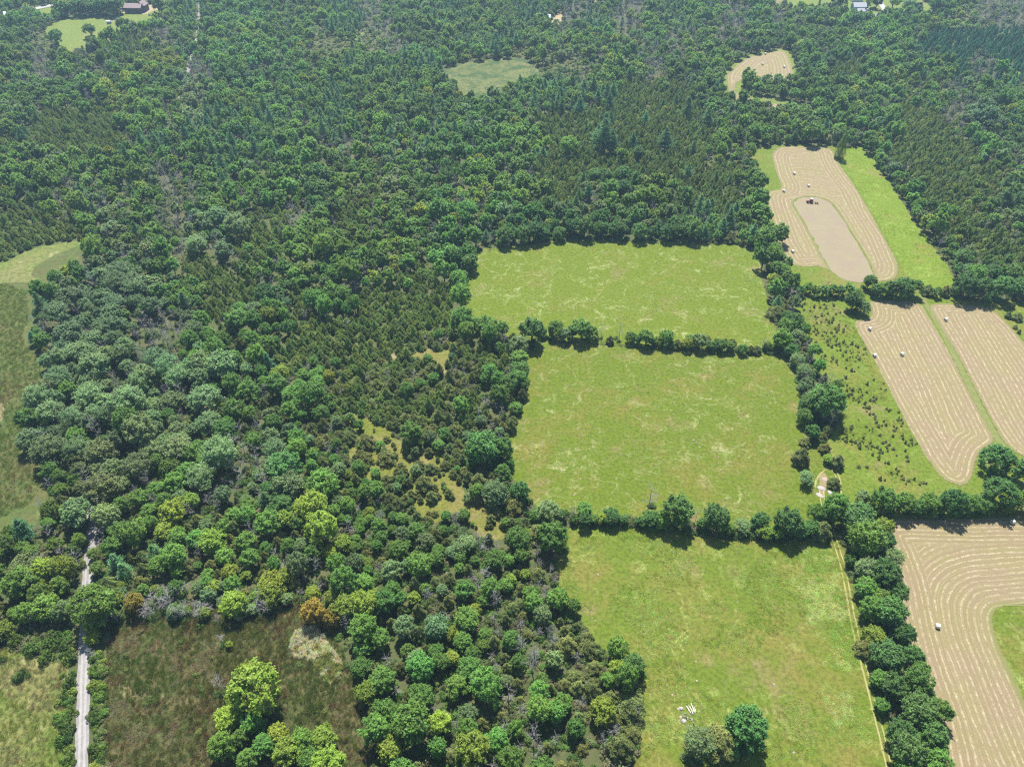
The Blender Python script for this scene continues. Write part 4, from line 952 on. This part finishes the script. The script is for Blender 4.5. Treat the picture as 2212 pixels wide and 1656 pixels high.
# sedges, reeds and rank grass
def fill_poly(poly_d, dens, fn, nmax=40000):
    Pw = smooth_poly(at_np(poly_d), 1); lo, hi = Pw.min(0), Pw.max(0); lo = np.maximum(lo, [-330, 20]); hi = np.minimum(hi, [400, 700])
    n = int(min(nmax * 4, dens * np.prod(hi - lo))); Q = RNG.uniform(lo, hi, (n, 2)); Q = Q[inside(Q, Pw)][:nmax]
    rows = []
    a = vnoise(Q, 11, 31) * .6 + vnoise(Q, 3.5, 32) * .4; b = vnoise(Q, 6, 33) * .5 + vnoise(Q, 1.8, 34) * .5
    for q, u, v in zip(Q, a, b):
        e = fn(u, v)
        if e: rows.append((q[0], q[1], .01, e[0], e[0], e[1], random.uniform(0, 6.28), *[c * random.uniform(.8, 1.25) for c in e[2]], random.randrange(4)))
    return rows
def marsh_fn(u, v):
    c = (.120, .145, .038) if u < .45 else ((.155, .128, .052) if u < .54 else (.105, .155, .036))
    if v > .68: c = (.25, .23, .12)
    return (random.uniform(.5, .85), random.uniform(.5, 1.25) * (1.3 if v < .4 else .8), c)
sed = fill_poly(MB_, 3.2, marsh_fn)
sed += fill_poly(ML2, 2.2, lambda u, v: (random.uniform(.4, .8), random.uniform(.3, .9), (.19, .25, .05) if u > .5 else (.24, .23, .10)), 9000)
sed += fill_poly([(-120,620),(60,612),(66,690),(40,736),(85,771),(88,816),(101,837),(60,900),(90,1000),(95,1040),(48,1110),(-120,1125)], 1.2, lambda u, v: (random.uniform(.6, 1.0), random.uniform(.4, 1.0), (.125, .180, .045) if u > .40 else (.165, .165, .060)), 9000)
sed += fill_poly(REED, 6.0, lambda u, v: (random.uniform(.4, .7), random.uniform(.9, 1.7), (.62, .64, .42) if v > .42 else (.34, .38, .14)), 3500)
scatter('marsh_sedge', 'sedge', sed, 'brown green sedges and pale reeds growing across the marshes', 'sedge')
def tall_fn(c1, c2, th): return lambda u, v: (random.uniform(.35, .7), random.uniform(.18, .45), c1 if v > .5 else c2) if u > th else None
gr = fill_poly(Cc, 3.0, lambda u, v: (random.uniform(.35, .75), random.uniform(.15, .42), (.36, .44, .13) if v > .5 else (.25, .34, .06)) if u > .54 else None, 14000)
gr += fill_poly(GS, .9, tall_fn((.34, .46, .10), (.24, .36, .05), .47), 6000)
gr += fill_poly(SPOLY, 1.2, tall_fn((.27, .36, .07), (.20, .28, .045), .50), 5000)
gr += fill_poly(A, .5, tall_fn((.50, .54, .28), (.32, .42, .10), .60), 4000) + fill_poly(B, .6, tall_fn((.48, .50, .25), (.30, .38, .08), .62), 4000)
pf = lambda u, v: (random.uniform(.4, .8), random.uniform(.12, .3), (.46, .54, .20) if v > .55 else (.30, .42, .09)) if u + random.gauss(0, .09) > .50 else None
for P_, dn_ in (([(1590,530),(1630,530),(1650,640),(1672,715),(1652,715),(1618,640)], 2.2), ([(1033,538),(1110,538),(1090,580),(1028,575)], 1.6), ([(1715,1185),(1790,1172),(1835,1340),(1885,1560),(1900,1700),(1800,1700),(1770,1480)], 6.0), ([(1010,640),(1060,600),(1085,660),(1040,690)], .8), ([(1150,845),(1215,840),(1220,870),(1160,865)], 1.6), ([(1350,765),(1400,762),(1395,785),(1355,785)], 2.0), ([(1540,775),(1620,775),(1620,785),(1545,788)], 2.0)):
    gr += fill_poly(P_, dn_, pf, 5000)
scatter('rank_grass', 'sedge', gr, 'tufts of taller pale grass across the pastures', 'grass')

# ------------------------------------------------------------------ hay bales
M_WRAP = plain('bale net wrap', (.62, .61, .57), .55, 0, .06, 6); M_STRAW = plain('bale end straw', (.42, .36, .22), .9, 0, .3, 9)
def bale_mesh():
    mb = MB(); n = 24; prof = [(-.62, .66), (-.60, .74), (-.55, .78), (-.18, .79), (.18, .785), (.55, .78), (.60, .74), (.62, .66)]
    V = [(x, math.cos(2 * math.pi * i / n) * r, .78 + math.sin(2 * math.pi * i / n) * r) for x, r in prof for i in range(n)]
    F = [(k * n + i, k * n + (i + 1) % n, (k + 1) * n + (i + 1) % n, (k + 1) * n + i) for k in range(len(prof) - 1) for i in range(n)]
    mb.add(V, F); return mb
b0 = None
BALES = [((1906,159),'hay bale beside the wooded island of the curved hayfield',.4),((1960,166),'hay bale farthest right in the curved hayfield',.2),((1862,177),'hay bale farthest left in the curved hayfield',.5),((1913,133),'hay bale against the far trees of the curved hayfield',.1),
         ((1985,432),'hay bale farthest up the upper hayfield',.15),((2021,463),'hay bale just above the tractor',.05),((1959,476),'hay bale at the green notch left of the tractor',.5),((1981,627),"hay bale near the upper hayfield's lower left end",.1),
         ((2173,821),"hay bale by the middle hayfield's left notch",.5),((2185,887),'hay bale at the left edge of the middle hayfield',.2),((2254,884),'hay bale inside the middle hayfield, left of the lane',.3),((2363,797),'hay bale alone right of the field lane',.2),
         ((2529,1303),'hay bale in the lower hayfield beside the hedge',.4),((2342,1563),'hay bale alone in the middle of the lower hayfield',-.3)]
bm_body = None
for (sx_, sy_), lab, rz in BALES:
    x, y, _ = at(sx_ * .8637, sy_ * .8637 + 4)
    o = empty('hay_bale', (x, y, .05), rz); tag(o, lab, 'hay bale', 'round hay bales'); o.scale = (.86,) * 3 if sy_ > 300 else (.95,) * 3
    if bm_body is None:
        body = bale_mesh().build('wrap', M_WRAP, o, smooth=True); bm_body = body.data
        e = MB()
        for k in range(3):   # rolled straw end: stepped discs
            e.tube((-.02 * k, 0, 0), (.02 + .012 * k, 0, 0), .655 - .2 * k, .65 - .2 * k, 20)
        e1 = e.build('straw_end', M_STRAW, o); e1.location = (.61, 0, .78); bm_end = e1.data
    else:
        link('wrap', bm_body, o); e1 = link('straw_end', bm_end, o, (.61, 0, .78))
    e2 = link('straw_end', bm_end, o, (-.61, 0, .78)); e2.rotation_euler = (0, 0, math.pi)

# ------------------------------------------------------------------ tractor and harrow
M_ORANGE = plain('orange tractor paint', (.55, .13, .045), .4); M_TYRE = plain('tyre rubber', (.02, .02, .02), .9); M_RIM = plain('pale rim', (.45, .42, .38), .5)
M_GLASS = plain('cab glass', (.03, .05, .055), .1, 0, .05); M_CABROOF = plain('grey cab roof', (.42, .46, .47), .5); M_STEEL = plain('dark steel', (.06, .055, .05), .5, .6); M_RUST = plain('rusty steel', (.20, .075, .04), .8)
x, y, _ = at(1749, 438)
tr = empty('tractor', (x, y, .05), R(6)); tag(tr, 'orange tractor with dark cab on the tilled soil', 'tractor')
tr.scale = (.84,) * 3
MB().box(-2.35, -.35, -.42, .42, .95, 1.72).box(-2.42, -2.35, -.36, .36, 1.0, 1.6).build('hood', M_ORANGE, tr, bevel=.1)
MB().box(-2.2, 1.15, -.3, .3, .6, .98).build('chassis', M_STEEL, tr, bevel=.04)
cb = MB().prism([(-.35, -.72), (1.05, -.72), (1.05, .72), (-.35, .72)], 1.05, 2.5).build('cab', M_GLASS, tr, bevel=.05)
MB().box(-.45, 1.15, -.82, .82, 2.502, 2.66).build('cab_roof', M_CABROOF, tr, bevel=.05)
for sx_ in (-.37, 1.07):
    for sy_ in (-.74, .74): MB().box(sx_ - .05, sx_ + .05, sy_ - .05, sy_ + .05, 1.06, 2.498).build('cab_post', M_STEEL, tr)
MB().tube((-.75, .3, 1.7), (-.75, .3, 2.75), .05, .05, 8).build('exhaust_pipe', M_STEEL, tr)
def wheel(parent, p, r, w):
    t = MB(); n = 22
    prof = [(-.5, .62), (-.5, .9), (-.38, 1.0), (.38, 1.0), (.5, .9), (.5, .62)]
    V = [(math.cos(2 * math.pi * i / n) * q * r, u * w, math.sin(2 * math.pi * i / n) * q * r) for u, q in prof for i in range(n)]
    t.add(V, [(k * n + i, k * n + (i + 1) % n, (k + 1) * n + (i + 1) % n, (k + 1) * n + i) for k in range(5) for i in range(n)])
    for i in range(18):
        a = 2 * math.pi * i / 18; c, s_ = math.cos(a), math.sin(a); t.tube((c * r * .98, -.42 * w, s_ * r * .98), (math.cos(a + .16) * r * 1.0, .42 * w, math.sin(a + .16) * r * 1.0), .035, .035, 4)
    ty = t.build('wheel', M_TYRE, parent, p)
    MB().tube((0, -.3 * w, 0), (0, .3 * w, 0), r * .6, r * .6, 16).tube((0, -.4 * w, 0), (0, .4 * w, 0), r * .2, r * .2, 10).build('rim', M_RIM, ty)
for s_ in (-1, 1):
    wheel(tr, (.75, s_ * .88, .82), .82, .46); wheel(tr, (-1.75, s_ * .78, .58), .58, .34)
    MB().prism([(.0, s_ * .66), (1.5, s_ * .66), (1.5, s_ * 1.14), (.0, s_ * 1.14)], 1.68, 1.76).build('fender', M_ORANGE, tr, bevel=.03)
x, y, _ = at(1763, 440)
hw = empty('disc_harrow', (x - .2, y - .1, .05), R(-4)); tag(hw, 'rusty disc harrow hitched behind the tractor', 'harrow'); hw.scale = (.8,) * 3
MB().box(-1.6, 1.0, -.06, .06, .55, .67).box(-.5, -.38, -1.3, 1.3, .6, .7).box(.75, .87, -1.3, 1.3, .6, .7).build('frame', M_RUST, hw, bevel=.02)
for gx in (-.44, .81):
    for k in range(8):
        yk = -1.2 + k * .343
        MB().tube((gx - .02, yk, .33), (gx + .0, yk + .05, .33), .33, .30, 14).build('disc', M_STEEL, hw)
    MB().tube((gx, -1.3, .33), (gx, 1.3, .33), .035, .035, 8).build('axle', M_STEEL, hw)

# ------------------------------------------------------------------ buildings
M_BROWN = plain('dark brown boards', (.085, .055, .048), .85); M_BROOF = plain('brown metal roof', (.185, .135, .135), .6); M_GREYR = plain('grey shingles', (.30, .31, .34), .8); M_WHITE = plain('white paint', (.78, .78, .78), .5)
M_METAL = plain('galvanised roof', (.70, .72, .76), .35, .25); M_BLUEW = plain('blue siding', (.11, .22, .30), .7); M_DARKW = plain('dark green boards', (.03, .05, .05), .9); M_GREYW = plain('grey siding', (.33, .33, .35), .8)
M_PANE = plain('window glass', (.02, .03, .04), .08, 0, .05); M_SHINGLEDK = plain('dark shingles', (.09, .09, .11), .85)
def house(name, p, size, rz, wall, roof, label, cat='house', hw_=3.0, hr=2.2, wins=3, panels=0, door=True, over=.45):
    x, y, _ = at(*p); L, D = size; o = empty(name, (x, y, 0), R(rz)); tag(o, label, cat)
    w = MB(); w.box(-L / 2, L / 2, -D / 2, D / 2, 0, hw_)
    w.add([(-L / 2, -D / 2, hw_ + .002), (-L / 2, D / 2, hw_ + .002), (-L / 2, 0, hw_ + hr), (L / 2, -D / 2, hw_ + .002), (L / 2, D / 2, hw_ + .002), (L / 2, 0, hw_ + hr)], [(0, 2, 1), (3, 4, 5), (0, 3, 5, 2), (1, 2, 5, 4)])
    w.build('wall', wall, o)
    sl = hr / (D / 2); e = D / 2 + over; ze = hw_ - sl * over + .06; zt = hw_ + hr + .06; T = .16
    n = panels or 1
    for s_ in (-1, 1):
        for k in range(n):
            xa = -L / 2 - over + (L + 2 * over) * k / n; xb = -L / 2 - over + (L + 2 * over) * (k + 1) / n - (.06 if panels else 0)
            V = [(xa, s_ * e, ze), (xb, s_ * e, ze), (xb, 0, zt), (xa, 0, zt)]; V += [(a, b, c + T) for a, b, c in V]
            MB().add(V, [(3, 2, 1, 0), (4, 5, 6, 7), (0, 1, 5, 4), (1, 2, 6, 5), (2, 3, 7, 6), (3, 0, 4, 7)]).build('roof_panel' if panels else 'roof', roof, o)
    for k in range(wins):
        xc = -L / 2 + L * (k + .5) / wins
        if door and k == wins // 2 and wins > 2:
            MB().box(xc - .55, xc + .55, -D / 2 - .05, -D / 2 - .004, .05, 2.15).build('door', M_WHITE, o); continue
        f = MB().box(xc - .62, xc + .62, -D / 2 - .05, -D / 2 - .004, 1.0, 2.2).build('window', M_WHITE, o)
        MB().box(xc - .52, xc + .52, -D / 2 - .08, -D / 2 - .052, 1.08, 2.12).build('pane', M_PANE, f)
    return o
bn = house('barn', (293, 27), (15, 9), -2, M_BROWN, M_BROOF, 'long dark brown barn with brown gabled roof by the farm meadow', 'barn', 4.6, 2.6, 0, 0)
x, y, _ = at(311, 25)
house('barn_wing', (311, 24), (9, 6.5), 88, M_BROWN, M_BROOF, 'taller brown gabled wing at the right end of the barn', 'barn', 5.2, 3.0, 0, 0)
house('farmhouse', (336, 4), (9, 7), 0, M_DARKW, M_SHINGLEDK, 'dark house behind the brown barn at the top edge', 'house', 4.2, 2.2, 3)
house('roadside_house', (26, 40), (9, 7), 25, M_WHITE, M_METAL, 'white house half hidden in trees at top left', 'house', 3.2, 2.4, 3)
house('white_shed', (1175, 50), (10.5, 7), -8, M_DARKW, M_METAL, 'shed with ribbed white metal roof beside a sandy yard', 'shed', 3.6, 3.2, 0, 9)
house('blue_house', (1852, 22), (11, 8), 0, M_BLUEW, M_GREYR, 'blue sided house with grey gabled roof at top right', 'house', 3.4, 2.6, 4)
house('garage', (1856, 30), (6, 5), 0, M_GREYW, M_GREYR, 'small grey roofed garage in front of the blue house', 'garage', 2.5, 1.7, 1, 0, False)
house('grey_house', (1901, 46), (12, 8.5), -4, M_GREYW, M_GREYR, 'house with broad grey roof right of the blue house', 'house', 3.0, 2.4, 3)
house('back_house', (1848, 2), (10, 7), 2, M_WHITE, M_SHINGLEDK, 'dark roofed house behind the blue house at top edge', 'house', 3.0, 2.0, 3)
house('trailer_cabin', (236, 52), (3.4, 2.2), 3, M_GREYW, M_WHITE, 'tiny white roofed cabin standing in the farm meadow', 'cabin', 2.1, .5, 1, 0, False, .15)
def car(p, rz, col, label, z=.04):
    x, y, _ = at(*p); o = empty('parked_car', (x, y, z), R(rz)); tag(o, label, 'car', 'parked cars'); m = plain('car paint ' + label[:12], col, .35, .1)
    b = MB(); prof = [(-2.1, .35), (-2.15, .75), (-1.3, .92), (1.35, .95), (2.1, .85), (2.15, .4)]
    n = len(prof); b.add([(u, s_ * .85, h) for s_ in (-1, 1) for u, h in prof], [tuple(range(n)), tuple(range(n, 2 * n))[::-1]] + [(i, (i + 1) % n, n + (i + 1) % n, n + i)[::-1] for i in range(n)])
    b.build('body', m, o, bevel=.06)
    c = MB(); V = [(-1.2, .93), (-.6, 1.45), (.8, 1.45), (1.3, .96)]
    c.add([(u, s_ * (.78 if h < 1 else .62), h) for s_ in (-1, 1) for u, h in V], [(0, 1, 2, 3), (7, 6, 5, 4), (0, 4, 5, 1), (2, 6, 7, 3)]); c.build('windows', M_PANE, o)
    MB().box(-.62, .82, -.6, .6, 1.452, 1.5).build('car_roof', m, o, bevel=.02)
    for u in (-1.35, 1.35):
        for s_ in (-1, 1): MB().tube((u, s_ * .68, .33), (u, s_ * .90, .33), .33, .33, 14).build('wheel', M_TYRE, o)
car((266, 25), 20, (.75, .75, .75), 'white car parked left of the brown barn'); car((1828, 23), -25, (.75, .75, .76), 'white car left of the blue house'); car((1872, 24), 10, (.72, .72, .74), 'white car right of the blue house')
car((1901, 71), 5, (.72, .70, .72), 'white car among trees below the grey house'); car((1867, 27), 15, (.6, .62, .66), 'silver car beside the small garage')
# round feeders of the farm meadow
M_FEED = plain('rusty red feeder', (.28, .075, .05), .7)
for (p, lab) in (((200, 35), 'rusty red feeder at left in the farm meadow'), ((217, 34.5), 'rusty red feeder at right in the farm meadow')):
    x, y, _ = at(*p); o = empty('cattle_feeder', (x, y, .02)); tag(o, lab, 'feeder', 'cattle feeders')
    for zz in (.15, .75, 1.25):
        m = MB(); n = 16
        for i in range(n):
            a, b = 2 * math.pi * i / n, 2 * math.pi * (i + 1) / n; m.tube((math.cos(a) * 1.2, math.sin(a) * 1.2, zz), (math.cos(b) * 1.2, math.sin(b) * 1.2, zz), .09, .09, 5)
        m.build('hoop', M_FEED, o)
    m = MB()
    for i in range(12):
        a = 2 * math.pi * i / 12; m.tube((math.cos(a) * 1.2, math.sin(a) * 1.2, 0), (math.cos(a) * 1.2, math.sin(a) * 1.2, 1.3), .06, .06, 5)
    m.build('bars', M_FEED, o)
    m = MB(); m.tube((0, 0, 0), (0, 0, .9), 1.05, .8, 14); m.build('hay_heap', M_STRAW, o)

# ------------------------------------------------------------------ logs, slabs, stones
M_LOG = plain('bleached wood', (.45, .42, .37), .85, 0, .15, 5); M_ROCK = plain('pale rock', (.27, .25, .235), .9, 0, .2, 2.5); M_ROCK2 = plain('pinkish rock', (.26, .205, .17), .9, 0, .25, 2.5)
def logm(L, r, seed):
    rng = random.Random(seed); mb = MB(); n = 9; V = []; k = 6
    for j in range(k):
        u = j / (k - 1); cx, cz = rng.uniform(-.06, .06), rng.uniform(-.03, .05)
        for i in range(n):
            a = 2 * math.pi * i / n; q = r * (1 - .35 * u) * rng.uniform(.85, 1.15); V.append((cx + math.cos(a) * q, (u - .5) * L, cz + math.sin(a) * q))
    F = [(j * n + i, j * n + (i + 1) % n, (j + 1) * n + (i + 1) % n, (j + 1) * n + i) for j in range(k - 1) for i in range(n)] + [tuple(range(n))[::-1], tuple(range((k - 1) * n, k * n))]
    return mb.add(V, F)
ords = ['leftmost', 'second from left', 'third from left', 'fourth from left', 'fifth from left', 'sixth from left', 'rightmost']
for i in range(7):
    sxp = 1660 + (470 + i * 24) / 7.936; syp = 1730 + (330 + [0, 25, -10, 30, -20, 20, 10][i]) / 7.936
    x, y, _ = at(sxp * .8637, syp * .8637)
    o = logm([1.7, 1.9, 1.5, 2.1, 2.3, 1.8, 1.4][i], [.11, .12, .1, .13, .16, .13, .1][i], i).build('log', M_LOG, None, (x, y, .14 + .05 * (i % 2)), smooth=True)
    o.rotation_euler = (R([4, -6, 8, -3, 2, 7, -8][i]), 0, R([24, 18, 30, 12, 8, 15, -6][i])); tag(o, 'bleached log, %s in the log pile beside the pasture oak' % ords[i], 'log', 'bleached logs')
def rock(p, r, flat, mat, label, seed, cat='stone', group='pale field stones', rz=0, asp=1.0):
    rng = random.Random(seed); mb = MB(); n = 9; V = [(0, 0, r * flat)]; rings = ((.55, .85), (.9, .45), (1.0, -.1))
    V = [(rng.uniform(-.08, .08) * r, rng.uniform(-.08, .08) * r, r * flat)]
    for q, h in rings:
        for i in range(n):
            a = 2 * math.pi * (i + rng.uniform(-.25, .25)) / n; w = r * q * rng.uniform(.78, 1.18); V.append((math.cos(a) * w * asp, math.sin(a) * w, r * flat * h * rng.uniform(.8, 1.15)))
    F = [(0, 1 + i, 1 + (i + 1) % n) for i in range(n)] + [(1 + k * n + i, 1 + (k + 1) * n + i, 1 + (k + 1) * n + (i + 1) % n, 1 + k * n + (i + 1) % n) for k in range(2) for i in range(n)]
    x, y, _ = at(*p); o = mb.add(V, F).build('rock_slab' if cat == 'rock' else 'field_stone', mat, None, (x, y, .03)); o.rotation_euler = (0, 0, R(rz)); tag(o, label, cat, group); return o
rock(V4(247, 365), .95, .25, M_ROCK, 'pale rock slab, upper left of three by the pasture gap', 1, 'rock', 'rock slabs by the gap', -28, 1.6)
rock(V4(240, 398), .8, .22, M_ROCK, 'pale rock slab, lowest of three by the pasture gap', 2, 'rock', 'rock slabs by the gap', -58, 1.7)
rock(V4(289, 386), .7, .3, M_ROCK, 'pale rock slab, rightmost of three by the pasture gap', 3, 'rock', 'rock slabs by the gap', -55, 1.6)
rock(V4(265, 325), 1.0, .2, M_ROCK2, 'reddish low rock above the pale slabs at the gap', 4, 'rock', 'rock slabs by the gap')
rock(V7(785, 680), .55, .6, M_ROCK, 'grey boulder left of the log pile', 5, 'rock', 'rocks by the log pile'); rock(V7(772, 683), .35, .5, M_ROCK2, 'small tan stone left of the grey boulder near the log pile', 6, 'rock', 'rocks by the log pile')
rock(V7(800, 738), .6, .4, M_ROCK, 'low pale rock between the log pile and grey tree', 7, 'rock', 'rocks by the log pile'); rock(V7(785, 720), .4, .4, M_ROCK2, 'small rock above left of the grey tree clump', 8, 'rock', 'rocks by the log pile')
stones = []
for k_, (fn, x, y) in enumerate([(V3, 142, 150), (V3, 110, 188), (V3, 518, 155), (V3, 873, 175), (V3, 942, 190), (V3, 960, 222), (V3, 1070, 187), (V3, 1153, 143), (V3, 1055, 217), (V3, 575, 322), (V7, 388, 272), (V7, 615, 152), (V7, 807, 375), (V7, 855, 463), (V7, 860, 552), (V7, 938, 585), (V7, 745, 617), (V7, 790, 622), (V7, 720, 570), (V8, 120, 885), (V8, 28, 568), (V3, 30, 240), (V3, 50, 232), (V3, 990, 50), (V7, 400, 58)]):
    o = rock(fn(x, y), random.uniform(.16, .32), .5, M_ROCK2, 'x', 20 + k_); q = fn(x, y); stones.append((o, q[0], q[1], 'pale stone lying in grass'))
relabel(stones)
rub = MB(); rr_ = random.Random(5)
for (cx, cy, n_, sp) in ((V7(182, 375) + (40, 2.2)), (V7(320, 540) + (90, 3.4)), (740 * .8637 + 300 * .3, 1240, 0, 1), ((552.8 + 1165 * .2671, 884.4 + 945 * .2671) + (80, 2.6)), ((552.8 + 1690 * .2671, 884.4 + 1040 * .2671) + (40, 1.8)), (V7(805, 725) + (60, .9)), (V3(845, 140) + (25, 1.6))):
    x, y, _ = at(cx, cy)
    for _i in range(int(n_)):
        a, b, s_ = x + rr_.gauss(0, sp), y + rr_.gauss(0, sp), rr_.uniform(.12, .4)
        V = [(a + rr_.uniform(-1, 1) * s_, b + rr_.uniform(-1, 1) * s_, rr_.uniform(0, s_ * .8)) for _ in range(4)] + [(a, b, s_ * .9)]
        rub.add(V, [(0, 1, 4), (1, 2, 4), (2, 3, 4), (3, 0, 4)])
o = rub.build('rubble', M_ROCK, None); tag(o, 'pale broken rock and rubble showing between the cedars', 'rubble', None, 'stuff')

# ------------------------------------------------------------------ haze: the air between the camera and the far woods
HZ = True
if HZ:
    h = MB().box(-2500, 2500, -400, 4200, -1.0, CAM_H + 12).build('haze', plain('unused', (1, 1, 1)))
    m = bpy.data.materials.new('summer haze'); m.use_nodes = True; n = m.node_tree.nodes; n.clear()
    ou = n.new('ShaderNodeOutputMaterial'); pv = n.new('ShaderNodeVolumePrincipled'); m.node_tree.links.new(pv.outputs[0], ou.inputs['Volume'])
    pv.inputs['Color'].default_value = (.50, .75, 1.0, 1); pv.inputs['Density'].default_value = .00015; pv.inputs['Anisotropy'].default_value = .25
    h.data.materials.clear(); h.data.materials.append(m); h['kind'] = 'stuff'; tag(h, 'thin bluish summer haze over the landscape', 'haze')
